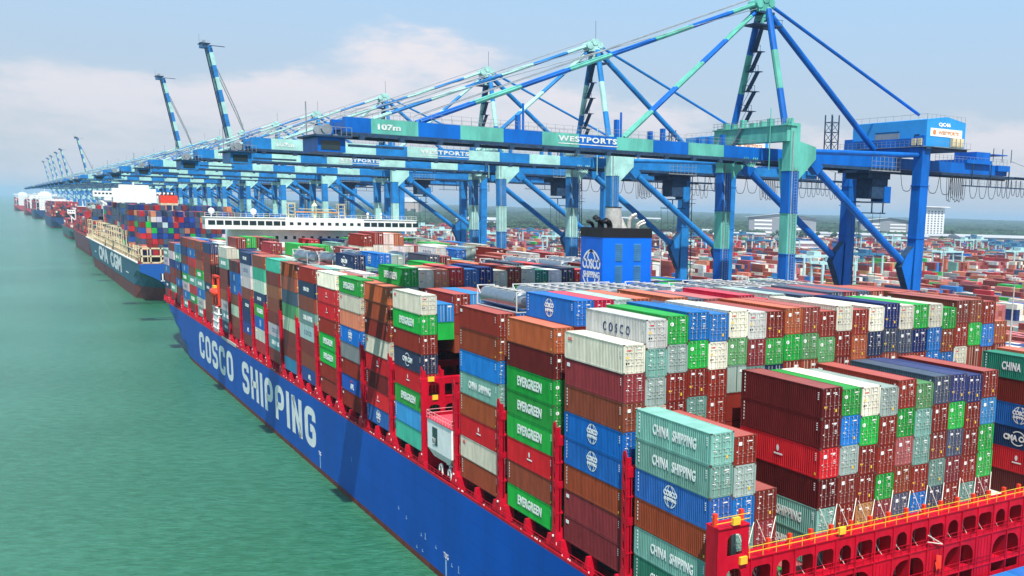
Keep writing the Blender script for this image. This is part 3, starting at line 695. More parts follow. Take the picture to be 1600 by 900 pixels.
for b in range(22):
    for r in range(23):
        h = HT[b, r]; z = ZB; D_ = DOORS.get(b, {}).get(r, '')
        tz = {}
        for t_ in range(h):
            hh = TH
            if (b, r, t_) in LOW: hh = 2.6
            elif r > 0 and R0.random() < .10 and not (b < 3 and t_ > h-4): hh = 2.6
            c = None
            if r == 0 and h-1-t_ < len(SIDE[b]): c = SIDE[b][h-1-t_]
            elif h-1-t_ < len(D_): c = D_[h-1-t_]
            if b == 0 and r == 20 and h-1-t_ < 7: c = 'HMCNRDM'[h-1-t_]
            if b == 0 and r == 5 and t_ == 1: c = 'T'
            if b == 11 and 8 < r < 13 and t_ > 7: c = ('MMWO' if t_ == 9 else 'WWWW')[r-9]
            if b == 12 and 17 < r < 22 and t_ == 8: c = 'GGBU'[r-18]
            if b == 11 and r in (3, 4, 5) and t_ == 8: c = 'G'
            if b == 14 and t_ == 8 and r in (1, 2, 3, 4): c = 'MGMG'[r-1]
            rec = Rec(); rec.b, rec.r, rec.t, rec.h = b, r, t_, h; rec.z = z; rec.hh = hh
            rec.c = c or R0.choice(weights); rec.y = BAY[b]+R0.uniform(-.025, .025); rec.x = r*RP+R0.uniform(-.02, .02)
            RECS.append(rec); z += hh
        HT[b, r, 'z'] = z
def area(pts):
    q = [proj(p) for p in pts]
    if any(a is None for a in q): return 0
    q = [(min(1600, max(0, a)), min(900, max(0, c))) for a, c in q]
    return abs(sum(q[i][0]*q[(i+1) % 4][1]-q[(i+1) % 4][0]*q[i][1] for i in range(4)))/2
keep = []
for k in RECS:
    ht = lambda b, r: HT.get((b, r, 'z'), 0)
    x0, x1, y0, y1, z0, z1 = k.x, k.x+CW, k.y, k.y+CL, k.z, k.z+k.hh-.03
    top_ = k.t == k.h-1; port = ht(k.b, k.r-1) < z1-.5; stbd = ht(k.b, k.r+1) < z1-.5
    gap = 2.4 if k.b not in (4, 15) else 15
    ahead = ht(k.b-1, k.r) if k.b > 0 else 0
    lim = ahead if k.b else (23 if k.r > 2 else 0)
    vis = 0
    aft = z1 > lim-.9 if k.b else True
    fwd_h = ht(k.b+1, k.r) if k.b < 21 else 0
    k.exposed = top_ or port or stbd or z1 > ahead-6 or z1 > fwd_h-6
    if top_: vis += area([(x0,y0,z1),(x1,y0,z1),(x1,y1,z1),(x0,y1,z1)])
    if port:
        zz = max(z0, ht(k.b, k.r-1)); vis += area([(x0,y0,zz),(x0,y1,zz),(x0,y1,z1),(x0,y0,z1)])
        if k.r > 0 and k.b == 0 and k.r > 5: vis *= .7
    if aft: zz = max(z0, lim-.9 if k.b else z0); vis += area([(x0,y0,zz),(x1,y0,zz),(x1,y0,z1),(x0,y0,z1)])
    if k.b == 0 and k.t < 2 and k.r > 2: vis *= .35
    k.vis = vis; k.aft = aft and vis > 0
    if k.exposed: keep.append(k)
keep.sort(key=lambda k: -k.vis)
IND = keep[:286]; REST = keep[286:]

# -- shared meshes
HX, HY, HH = CW/2, CL/2, TH-.06
def body_mesh():
    mb = MB(); d = .075; n = 40; y0, y1 = -HY+.18, HY-.18; p_ = (y1-y0)/n
    for s in (-1, 1):
        X0, X1 = s*(HX-.005), s*(HX-.005-d)
        for i in range(n):
            a = y0+i*p_; ys = (a, a+p_*.32, a+p_*.5, a+p_*.82, a+p_); xx = (X0, X0, X1, X1, X0)
            for j in range(4):
                q = [(xx[j], ys[j], .16), (xx[j+1], ys[j+1], .16), (xx[j+1], ys[j+1], HH-.1), (xx[j], ys[j], HH-.1)]
                mb.face(q if s > 0 else q[::-1])
        mb.box(min(s*HX, s*(HX-.1)), max(s*HX, s*(HX-.1)), -HY+.18, HY-.18, 0, .16); mb.box(min(s*HX, s*(HX-.09)), max(s*HX, s*(HX-.09)), -HY+.18, HY-.18, HH-.1, HH-.005)
        for y in (-HY, HY-.17):
            mb.box(min(s*HX, s*(HX-.16)), max(s*HX, s*(HX-.16)), y, y+.17, .12, HH-.12)
            for z in (0, HH-.12): mb.box(min(s*(HX+.004), s*(HX-.17)), max(s*(HX+.004), s*(HX-.17)), y-.004 if y < 0 else y, y+.17 if y < 0 else y+.174, z, z+.12, 1)
    # roof with shallow ridges
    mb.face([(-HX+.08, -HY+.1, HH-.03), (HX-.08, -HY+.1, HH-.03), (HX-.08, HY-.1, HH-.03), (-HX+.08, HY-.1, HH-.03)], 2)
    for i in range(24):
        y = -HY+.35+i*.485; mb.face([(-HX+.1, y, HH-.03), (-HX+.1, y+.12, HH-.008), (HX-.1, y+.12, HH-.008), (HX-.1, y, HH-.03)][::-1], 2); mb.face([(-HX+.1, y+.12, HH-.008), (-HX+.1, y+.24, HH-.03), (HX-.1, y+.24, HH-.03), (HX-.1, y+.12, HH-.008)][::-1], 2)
    for y in (-HY+.02, HY-.14): mb.box(-HX+.16, HX-.16, y, y+.12, HH-.13, HH-.01); mb.box(-HX+.16, HX-.16, y, y+.12, 0, .14)
    mb.face([(-HX+.1, HY-.1, .1), (HX-.1, HY-.1, .1), (HX-.1, HY-.1, HH-.1), (-HX+.1, HY-.1, HH-.1)][::-1]); mb.face([(-HX+.05, -HY+.15, .05), (HX-.05, -HY+.15, .05), (HX-.05, HY-.15, .05), (-HX+.05, HY-.15, .05)][::-1])
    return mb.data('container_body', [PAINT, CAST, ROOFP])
BODY = body_mesh()
def door_mesh(side, var, bars=True):
    mb = MB(); x0, x1 = (-HX+.17, -.015) if side < 0 else (.015, HX-.17); y = -HY+.07; z0, z1 = .15, HH-.14
    mb.face([(x0, y, z0), (x1, y, z0), (x1, y, z1), (x0, y, z1)])
    for i in range(5):
        z = z0+(z1-z0)*i/4; mb.box(x0, x1, y-.03, y, max(z0, z-.05), min(z1, z+.05))
    mb.box(x0, x0+.05, y-.035, y, z0, z1); mb.box(x1-.05, x1, y-.035, y, z0, z1)
    r = random.Random(var*7+side)
    def dec(x, z, w_, h_, m): mb.box(x0+x, x0+x+w_, y-.05, y-.036, z, z+h_, m)
    if side > 0:
        a = r.uniform(.1, .35); dec(a, 2.33-r.uniform(0, .12), r.uniform(.4, .62), .1, 2)
        if r.random() < .7: dec(a+.2, 2.12, .3, .06, 2)
        for q in range(r.randint(0, 4)): dec(.5, 1.6-q*.15, .22+r.random()*.1, .04, 2)
        if var in (1, 6, 9): dec(.45, .5, .18, .28, 3)
    else:
        V = var; var = var % 5
        if var == 0: dec(.35, 1.9, .34, .34, 2); dec(.12, 1.25, .14, .1, 2)
        if var == 1: dec(.3, 2.2, .4, .2, 2); dec(.12, .95, .34, .17, 3)
        if var == 2:
            n = 12; c = (x0+.33, 1.98); mb.face([(c[0]+cos(2*pi*i/n)*.21, y-.052, c[1]+sin(2*pi*i/n)*.21) for i in range(n)], 2); dec(.12, 1.1, .12, .12, 2); dec(.5, .5, .22, .1, 2)
        if var == 3: dec(.15, 1.45, .3, .2, 3); dec(.12, .9, .16, .2, 4); dec(.4, .95, .1, .14, 4); dec(.2, 2.2, .5, .1, 5)
        if var == 4: dec(.25, 2.2, .3, .09, 2); dec(.3, 1.6, .16, .12, 2); dec(.12, 1.2, .3, .08, 2)
    if bars:
        for f in (.27, .76): bx(mb, x0+(x1-x0)*f, y, z0, z1, 1)
    return mb.data('door', [PAINT, BARP, DECAL, YEL, BLACK, REDT])
def bx(mb, x, y, z0, z1, m):
    mb.tube((x, y-.07, z0-.05), (x, y-.07, z1+.05), .024, 5, m)
    for z in (z0+.02, z0+.65, z0+1.2, z1-.7, z1-.08): mb.box(x-.07, x+.07, y-.085, y-.035, z, z+.07, m)
    mb.box(x-.02, x+.24, y-.085, y-.06, z0+.95, z0+.99, m)
GALVL = BARP
def bar_mesh(side):
    mb = MB(); x0, x1 = (-HX+.17, -.015) if side < 0 else (.015, HX-.17)
    for f in (.27, .76): bx(mb, x0+(x1-x0)*f, -HY+.07, .15, HH-.14, 0)
    return mb.data('locking_bar', GALVL)
DM = {(s, v, f): door_mesh(s, v, f) for s in (-1, 1) for v in range(10) for f in (True, False)}
BM_ = {s: bar_mesh(s) for s in (-1, 1)}
def mark_mesh(kind):
    """writing for the long side, local XY, centred: +x reads aft"""
    if kind == 'E': return [(text_mesh('EVERGREEN', 6.3, 1.15, bold=.035, space=1.08, mats=DECAL), (-3.15, -.55))]
    if kind in 'TH': return [(text_mesh('CHINA  SHIPPING', 7.0, 1.0, bold=.03, space=1.1, mats=DECAL), (-3.1, -.45))]
    if kind == 'L': return [(text_mesh('COSCO', 5.4, .95, bold=.02, space=1.9, mats=NAVYT), (-2.4, -.5))]
    if kind == 'N': return [(text_mesh('CMA CGM', 4.2, .8, bold=.05, mats=DECAL), (-2.1, -.4))]
    if kind == 'A': return [(text_mesh('APL', 2.1, 1.0, bold=.05, mats=DECAL), (-.9, -.8))]
    if kind == 'W': return [(text_mesh('OOCL', .95, .34, bold=.03, mats=REDT), (-5.3, .55))]
    return []
def side_marks(kind, b):
    out = []
    mb = MB()
    if kind == 'C':
        m = merge([(globe(1.0, .10, ext=0).data('g', DECAL), Matrix.Identity(4), 0), (text_mesh('COSCO', 2.2, .55, bold=.05, mats=DECAL), Matrix.Translation((-1.1, -.02, 0)), 0), (text_mesh('SHIPPING', 2.0, .33, bold=.04, mats=DECAL), Matrix.Translation((-1.0, -.45, 0)), 0)], 'l', None)
        out.append((m.data('lettering', DECAL), 0, .1))
    for me, off in mark_mesh(kind): out.append((me, off[0], off[1]))
    if kind in 'CTBODHU' or kind == 'u':
        for i in range(6): mb.box(-5.55, -5.42 if kind != 'T' else -5.35, .95-i*.33, 1.15-i*.33, 0, .01, 0)
    if kind in 'PM': mb.box(-5.6, -4.95, .62, 1.0, 0, .01, 0)
    if kind == 'R' :
        n = 10; mb.face([(cos(2*pi*i/n)*.2, .35+sin(2*pi*i/n)*.33, .005) for i in range(n)]); mb.box(-.55, .75, -.3, -.14, 0, .01)
    if kind == 'A': mb.box(-.6, .5, .45, .75, 0, .01, 1)
    if kind == 'N':
        for s in (0, 1):
            for i in range(8):
                a = pi*.15+pi*.6*i/8+s*pi; a2 = a+pi*.6/8; mb.face([(cos(a)*1.1, sin(a)*1.0, .005), (cos(a2)*1.1, sin(a2)*1.0, .005), (cos(a2)*.95, sin(a2)*.86, .005), (cos(a)*.95, sin(a)*.86, .005)][::-1])
    for i in range(4): mb.box(5.45, 5.6, .9-i*.2, 1.0-i*.2, 0, .01, 0)
    if kind in 'BOR': mb.box(5.4, 5.58, -1.1, -.85, 0, .01, 2)
    out.append((mb.data('side_mark', [DECAL, REDT, YEL]), 0, 0))
    return out
MARK = {}
for c_ in PC: MARK[c_] = side_marks(c_, 0)
ORD = ['', 'first', 'second', 'third', 'fourth', 'fifth', 'sixth', 'seventh', 'eighth', 'ninth', 'tenth', 'eleventh', 'twelfth', 'thirteenth', 'fourteenth', 'fifteenth', 'sixteenth',
       'seventeenth', 'eighteenth', 'nineteenth', 'twentieth', 'twenty-first', 'twenty-second', 'twenty-third']
BAYN = ['nearest bay']+[ORD[i]+' bay' for i in range(2, 23)]
LETN = {'E': ' with white lettering', 'T': ' with white lettering', 'H': ' with white lettering', 'C': ' with globe emblem', 'N': ' with white lettering', 'L': ' with navy lettering', 'A': ' with white lettering'}
stack_no = {}
for b in range(22):
    n = 0
    for r in range(23):
        if HT[b, r] > 1: n += 1
        stack_no[b, r] = n
DV = {'E': 2, 'G': 2, 'F': 2, 'W': 3, 'L': 3, 'T': 4, 'r': 4, 't': 4, 'H': 4, 'g': 4, 'U': 4, 'C': 4}
def make_container(k):
    f = R0.uniform(.72, 1.18); g_ = R0.uniform(0, .06) if R0.random() < .35 else 0; col = tuple(c*f*(1-g_*4)+g_*.8*q for c, q in zip(PC[k.c], (.5, .42, .38)))
    o = empty('shipping_container', (k.x+CW/2, k.y+CL/2, k.z), group='containers stacked on the near ship')
    o.scale = (1, 1, (k.hh-.03)/HH)
    up_ = k.h-k.t
    portv = HT.get((k.b, k.r-1, 'z'), 0) < k.z+k.hh-.5
    tt = 'topmost' if up_ == 1 else ORD[up_]+' from top'
    st = 'water-side stack' if k.r == 0 else ORD[stack_no[k.b, k.r]]+' stack from water'
    if HT[k.b, k.r] == 1: st = 'low stack %s' % {3: 'beside third stack', 4: 'beside tallest block', 15: 'past fourteenth row', 16: 'in the gap', 17: 'mid gap', 18: 'in the right part of the gap', 19: 'beside the far right block'}.get(k.r, '')
    lab = '%s container%s, %s, %s, %s' % (PN[k.c], LETN.get(k.c, '') if portv else '', tt, st, BAYN[k.b])
    if len(lab.split()) > 16: lab = '%s container, %s, %s, %s' % (PN[k.c], tt, st, BAYN[k.b])
    tag(o, lab, 'container')
    bo = link(BODY, 'body', o); bo.color = (*col, 1)
    v = DV.get(k.c, R0.choice((0, 1, 4, 0, 1)))+5*R0.randint(0, 1)
    near = k.b <= 2
    if True:
        for s in (-1, 1):
            d = link(DM[s, v, not (near and k.aft)], 'door', o); d.color = (*[min(1, c*1.03) for c in col], 1)
            if near and k.aft: lk = link(BM_[s], 'locking_bar', d); lk.color = d.color
    if portv:
        for me, dx, dz in MARK[k.c]:
            link(me, 'lettering' if me.name.startswith('lettering') else 'side_mark', bo, (-HX-.012, -dx, HH/2+dz), PORT)
    return o
for k in IND: make_container(k)

# -- everything beyond the 300 largest: one mass of containers (ship, other ships, yard)
MASS = MB(); MASS.c = []
def mass_box(x0, x1, y0, y1, z0, z1, c, skip='b', f=1):
    n = len(MASS.f); MASS.box(x0, x1, y0, y1, z0, z1, 0, skip)
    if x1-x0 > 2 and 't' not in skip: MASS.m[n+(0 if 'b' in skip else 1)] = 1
    cc = tuple(v*f for v in c); MASS.c += [cc]*(len(MASS.f)-n)
def mass_tag(me, loc, c, rot=PORT):
    mtx = Matrix.Translation(loc) @ rot.to_matrix().to_4x4(); b = len(MASS.v); MASS.v += [tuple(mtx @ v.co) for v in me.vertices]
    for p in me.polygons: MASS.f.append(tuple(b+i for i in p.vertices)); MASS.m.append(0); MASS.c.append(c)
for k in REST:
    c = tuple(v*R0.uniform(.85, 1.15) for v in PC[k.c]); z1 = k.z+k.hh-.04
    mass_box(k.x, k.x+CW, k.y, k.y+CL, k.z, z1, c)
    mass_box(k.x+.02, k.x+CW-.02, k.y-.012, k.y, z1-.16, z1-.02, tuple(v*.5 for v in c))
    if k.vis > 3 and k.b < 20:
        for f in (.2, .38, .62, .8): mass_box(k.x+CW*f-.03, k.x+CW*f+.03, k.y-.06, k.y, k.z+.1, z1-.1, (.42, .38, .34), 'bf')
        mass_box(k.x+CW*.48, k.x+CW*.52, k.y-.03, k.y, k.z+.1, z1-.1, tuple(v*.25 for v in c), 'bf')
        if k.c in 'EG': mass_box(k.x+.3, k.x+.7, k.y-.05, k.y, k.z+1.9, k.z+2.3, (.8, .8, .78))
        else: mass_box(k.x+1.5, k.x+2.1, k.y-.05, k.y, k.z+2.1, k.z+2.35, (.7, .7, .66))
        if R0.random() < .3: mass_box(k.x+.3, k.x+.65, k.y-.05, k.y, k.z+.9, k.z+1.15, (.7, .45, .05))
    if k.r == 0:
        for me, off in mark_mesh(k.c): mass_tag(me, (k.x-.015, k.y+HY-off[0], k.z+1.43+off[1]), (.8, .8, .78) if k.c != 'L' else (.02, .04, .12))
        if k.c == 'C': mass_box(k.x-.02, k.x, k.y+HY-.8, k.y+HY+.8, k.z+.7, k.z+2.2, (.35, .5, .68))
# containers lying low in the open hold aft of the red bridge
for i, c in enumerate('MTUUCCUM'):
    if i+11 < 19: mass_box((i+11)*2.5, (i+11)*2.5+2.44, -15.2, -3.0, 12.1, 14.9, PC[c])
# other ships' cargo and the yard
def cargo(x0, nrow, y0, z0, tiers, pal, L=12.19, seed=0, stag=0, bars=False):
    r = random.Random(seed)
    for i in range(nrow):
        n = tiers if not stag else max(1, tiers-(r.random() < .35)*r.randint(1, stag))
        for t_ in range(n):
            if t_ < n-3 and 0 < i < nrow-1 and not bars: continue
            c = tuple(v*r.uniform(.8, 1.2) for v in PC[r.choice(pal)])
            mass_box(x0+i*2.5, x0+i*2.5+2.36, y0, y0+L, z0+t_*2.8, z0+t_*2.8+2.68, c)
SH2 = 'nnyyAAyMRSMnyyRSNGL'
for j, (y, xr, n, top_) in enumerate([(505, 9, 19, 8), (520, 9, 19, 8), (535, 7, 20, 9), (550, 7, 20, 9), (566, 7, 9, 8), (606, 10, 19, 9), (622, 10, 19, 9), (638, 11, 18, 9), (654, 11, 19, 8), (670, 11, 18, 9), (686, 11, 18, 8), (702, 11, 18, 8), (718, 11, 18, 8), (734, 11, 18, 9), (790, 8, 19, 8), (806, 8, 19, 8), (822, 9, 18, 7)]):
    cargo(xr, n, y, 22.5, top_, SH2, seed=j, stag=2, bars=j < 6)
# yard: blocks parallel to the quay, only the wedge the camera can see
YP = 'WWWWLLVVSSMMMMMMMBBBOOPPRDnNyUuGTrgKMB'
ry = random.Random(21)
bx0 = 128; ib = 0; NY = 0
while bx0 < 1950:
    wide = 6; far0 = bx0 > 560
    y = -60
    while y < 2700:
        L = 12.19; Yc = y+6; dx, dy = bx0+8-CP.x, Yc-CP.y; a = math.degrees(math.atan2(dx, dy)); d = sqrt(dx*dx+dy*dy)
        seg = int(y//230)
        if 10 < a < 62 and d < 1800 and (y % 230) < 205:
            base = 1+((seg*7+ib*5) % 5)
            q = proj((bx0+8, Yc, 10))
            if q and -40 < q[0] < 1640:
                prevc = None
                for r in range(wide):
                    n = max(0, min(6, base+ry.choice((-1, 0, 0, 0, 0, 1))))
                    if ry.random() < .03: n = 0
                    x = bx0+r*2.62; two = ry.random() < .25
                    if d < 900:
                        for t_ in range(n):
                            cc = PC[ry.choice(YP)] if ry.random() < .4 or prevc is None else prevc; prevc = cc; f = ry.uniform(.85, 1.2); z = 3.65+t_*2.72
                            if t_ < n-3 and 0 < r < wide-1: continue
                            if two: mass_box(x, x+2.44, y, y+6.0, z, z+2.66, cc, f=f); cc = PC[ry.choice(YP)]; mass_box(x, x+2.44, y+6.15, y+12.19, z, z+2.66, cc, f=f)
                            else: mass_box(x, x+2.44, y, y+L, z, z+2.66, cc, f=f)
                    elif n:
                        cc = PC[ry.choice(YP)] if ry.random() < .45 or prevc is None else prevc; prevc = cc; h_ = n*2.72
                        mass_box(x, x+2.44, y, y+L, 3.65+max(0, h_-2.72), 3.65+h_, cc, f=ry.uniform(.85, 1.2))
                        if n > 1: mass_box(x, x+2.44, y+.05, y+L-.05, 3.65, 3.65+h_-2.74, PC[ry.choice(YP)])
        y += 12.75
    bx0 += 16+(10 if ib % 2 else 8); ib += 1

# ---- tank containers
def tank_meshes():
    fr = MB(); s = .12
    for x in (-HX, HX-s):
        for y in (-HY, HY-s): fr.box(x, x+s, y, y+s, 0, 2.58)
        fr.box(x, x+s, -HY+s, HY-s, 0, s)
        for y in (-HY+s, HY-s-.9): fr.beam((x+s/2, y, 2.4 if y < 0 else 1.5), (x+s/2, y+.9, 1.5 if y < 0 else 2.4), .08)
    for y in (-HY, HY-s): fr.box(-HX+s, HX-s, y, y+s, 0, s); fr.box(-HX+s, HX-s, y, y+s, 2.46, 2.58)
    tk = MB(); r = 1.17; prof = [(-HY+.12, .02), (-HY+.18, .55), (-HY+.35, .95), (-HY+.6, r), (HY-.6, r), (HY-.35, .95), (HY-.18, .55), (HY-.12, .02)]
    for (a, r1), (b_, r2) in zip(prof, prof[1:]): tk.tube((0, a, 1.3), (0, b_, 1.3), r1, 22, 0, r2, caps=False)
    rg = MB()
    for y in (0,): rg.tube((0, y-.06, 1.3), (0, y+.06, 1.3), r+.03, 22, 0)
    wk = MB(); wk.box(-.25, .25, -4.5, 4.5, 2.49, 2.54)
    for y in (-3.5, -1.2, 1.2, 3.5): wk.tube((.5, y, 2.3), (.5, y, 2.62), .22, 8); wk.box(-1.0, 1.0, y+.4, y+.5, 2.45, 2.5)
    return fr.data('frame', TANKF), tk.data('tank', STEEL, True), rg.data('band', STEEL), wk.data('walkway', GALV)
TKM = tank_meshes()
tanks = [(3, r, None) for r in range(1, 23)]+[(9, r, None) for r in (1, 3, 5, 9)]+[(7, r, None) for r in (13, 15, 18, 19, 21)]
for b, r, _ in tanks:
    z = HT[b, r, 'z']; o = empty('tank_container', (r*RP+CW/2, BAY[b]+CL/2, z), group='silver tank containers on top of the stacks')
    w_ = 'silver tank container lying on %s stack from water, %s' % (ORD[r+1], BAYN[b])
    if b == 3 and r == 1: w_ = 'large silver tank container nearest the water, in front of the blue funnel'
    tag(o, w_, 'tank')
    for me in TKM: link(me, me.name.split('.')[0], o)

# ================================================================ OTHER SHIPS
def block_ship(label, X0, X1, Y0, Y1, zt, boot, hm, sm, sy, sz, fun_y=None, fm=None, bars=None, sheer=3, tr=None):
    o = empty('container_ship', (0, 0, 0), label, 'container ship', 'ships moored along the quay')
    Xc, B = (X0+X1)/2, (X1-X0)/2; L = Y1-Y0
    hull('hull', o, Xc, B, Y0, Y1, zt, boot, [hm, BOOT, tr or hm, DRED], sheer, (Y1-.22*L, Y1-.08*L), (Y1-.035*L, Y1), True)
    mb = MB(); mb.box(Xc-B*.52, Xc+B*.52, sy, sy+14, zt, sz, 0); mb.box(X0+.5, X1-.5, sy+1, sy+6, sz-6.5, sz-2.2, 0); mb.box(Xc-B*.35, Xc+B*.35, sy+1, sy+9, sz, sz+2.6, 0)
    for s in (-1, 1):
        mb.beam((Xc+s*(B-1), sy+3, sz-6), (Xc+s*B*.5, sy+3, sz-15), 1.2); mb.beam((Xc+s*B*.75, sy+3, sz-6), (Xc+s*B*.75, sy+3, zt), .8)
    mb.tube((Xc, sy+5, sz+2.6), (Xc, sy+5, sz+9), .5, 6, 0, .2)
    sup = mb.build('superstructure', WHITE, o)
    mb = MB()
    x = X0+1.5
    while x < X1-2: mb.box(x, x+1.4, sy+.94, sy+1, sz-4.6, sz-3.5); x += 2.3
    for zz in range(int(zt)+3, int(sz-8), 3):
        x = Xc-B*.48
        while x < Xc+B*.46: mb.box(x, x+.9, sy-.06, sy, zz, zz+1); x += 2.6
    mb.build('window', GLASS, sup)
    if fun_y:
        mb = MB(); mb.box(Xc-4, Xc+5, fun_y, fun_y+9, zt, sz-9, 0); mb.box(Xc-4, Xc+5, fun_y, fun_y+9, sz-9, sz-4.5, 1)
        for k in range(4): mb.tube((Xc-2.5+k*2, fun_y+4, sz-4.5), (Xc-2.5+k*2, fun_y+4, sz-2.6), .45, 8, 2)
        mb.build('funnel', [CREAM, fm or ORG, BLACK], o)
    return o
HC2 = mat('hull_teal_blue', (.010, .085, .14), .45, wear=.12, scale=.1); HB2 = mat('transom_blue', (.010, .085, .33), .45, wear=.08)
s2 = block_ship('teal-blue container ship with cream lashing frames and large white letters, second in the row', 6, 59, 490, 868, 19, 6.8, HC2, None, 762, 57.5, 588, ORG, tr=HB2)
for s, y0, y1 in (('CMA', 738, 668), ('CGM', 650, 582)): link(text_mesh(s, y0-y1, 9.5, bold=.05, mats=WHITE), 'hull_lettering', s2, (5.95, y0, 8.6), PORT)
mb = MB(); mb.beam((5.9, 556, 11.2), (5.9, 545, 11.2), .1, .5); mb.beam((5.9, 775, 12), (5.9, 764, 12), .1, .6); mb.box(5.7, 6.3, 500, 860, 18.9, 19.5); mb.build('hull_stripe', WHITE, s2)
mb = MB(); mb.box(15, 27, 489.8, 490.05, 10.5, 14.2); mb.build('mooring_opening', BLACK, s2)
mb = MB()
for x in (15.6, 18.5, 24): mb.box(x, x+.5, 489.6, 489.8, 10.5, 14.2)
mb.box(15, 27, 489.6, 489.8, 10.4, 10.8); mb.build('opening_frame', WHITE, s2)
mb = MB()
for y in [503.6+16*i for i in range(5)]+[604.5+16*i for i in range(10)]+[788+16*i for i in range(4)]:
    big = 25.5 if y < 545 else 32
    for z in (22, 26, 30, big+1.2):
        if z <= big+1.3: mb.box(6.3, 11.2 if y < 560 else 13, y-.35, y+.35, z, z+.35)
    for k in range(3): mb.box(6.4+k*2.35, 6.75+k*2.35, y-.3, y+.3, 19, big+1.4)
mb.build('lashing_bridge', CREAM, s2)
mb = MB(); r_ = random.Random(6)
for y in [508+8*i for i in range(44)]: mb.box(6.2, 6.7, y, y+.4, 19, 22+r_.random()*7*(y < 790))
for z in (21.5, 25): mb.box(6.3, 6.6, 500, 780, z, z+.3)
mb.build('cell_guide', CREAM, s2)
mb = MB()
for z in (19.2, 22.4, 26.3): mb.box(7, 20, 491, 491.5, z, z+.7)
for x in (7, 11, 15.5, 20): mb.box(x, x+.6, 491, 491.6, 19, 27)
mb.beam((15, 491, 19.5), (19.6, 491, 22.4), .8); mb.build('stern_frame', CREAM, s2)
HR = mat('hull_dark_red', (.13, .02, .03), .5, wear=.15, scale=.05); HN = mat('hull_navy', (.008, .04, .13), .5, wear=.1, scale=.05); HG = mat('hull_green_grey', (.03, .12, .11), .5, wear=.1); HR3 = mat('hull_red', (.4, .03, .04), .5, wear=.1)
def stripe(o, X0, Y0, Y1, z0, z1, m):
    mb = MB(); mb.box(X0-.06, X0+.2, Y0+2, Y1-70, z0, z1); mb.build('hull_stripe', m, o)
FS = [('dark red container ship with white bridge, third in the row', 12, 56, 905, 1180, 17, 3, HR, 935, 48),
      ('small green-hulled ship, fourth in the row', 16, 50, 1290, 1500, 13, 3, HG, 1330, 36),
      ('navy-sterned container ship piled with red containers, fifth in the row', 14, 56, 1760, 2060, 17, 2, HN, 1985, 44),
      ('dark blue distant ship with broad white superstructure, sixth in the row', 8, 52, 2430, 2700, 18, 3, HN, 2440, 54),
      ('faint distant ship with red hull, seventh in the row', 0, 44, 2820, 3080, 16, 3, HR3, 2840, 46),
      ('farthest pale ship at the end of the row', -14, 30, 3500, 3760, 16, 3, HR3, 3520, 52)]
for i, (lb_, X0, X1, Y0, Y1, zt, bt, hm, sy, sz) in enumerate(FS):
    o = block_ship(lb_, X0, X1, Y0, Y1, zt, bt, hm, None, sy, sz, sheer=2)
    if i == 0: stripe(o, X0, Y0, Y1, 15.5, 17, HR3)
    y = Y0+12; j = 0
    while y < Y1-25:
        if not sy-14 < y < sy+16: cargo(X0+2+(3 if j % 3 == 0 else 0), int((X1-X0-4)/2.5)-(j % 3 == 0), y, zt+1, 5+(j*3) % 4 if i != 1 else 3, 'MMRRMBSPnNWyVRM', seed=50+i*40+j, stag=2)
        y += 14; j += 1
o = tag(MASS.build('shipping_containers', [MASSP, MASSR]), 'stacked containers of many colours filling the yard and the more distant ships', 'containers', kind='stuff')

# ================================================================ QUAY CRANES
ZQ = 4.0
def stripes(mb, p0, p1, w, h, segs, start=0):
    """box girder painted in alternating lengths; segs = list of lengths"""
    p0, p1 = Vector(p0), Vector(p1); d = (p1-p0).normalized(); L = (p1-p0).length; a = 0; m = start
    for s in segs:
        b = min(L, a+s); mb.beam(p0+d*a, p0+d*b, w, h, m); a = b; m = 1-m
        if a >= L-1e-3: break
    if a < L-1e-3: mb.beam(p0+d*a, p1, w, h, m)
def tstripes(mb, p0, p1, r, segs, start=0, n=8):
    p0, p1 = Vector(p0), Vector(p1); d = (p1-p0).normalized(); L = (p1-p0).length; a = 0; m = start
    for s in segs:
        b = min(L, a+s); mb.tube(p0+d*a, p0+d*b, r, n, m, caps=False); a = b; m = 1-m
        if a >= L-1e-3: break
    if a < L-1e-3: mb.tube(p0+d*a, p1, r, n, m, caps=False)
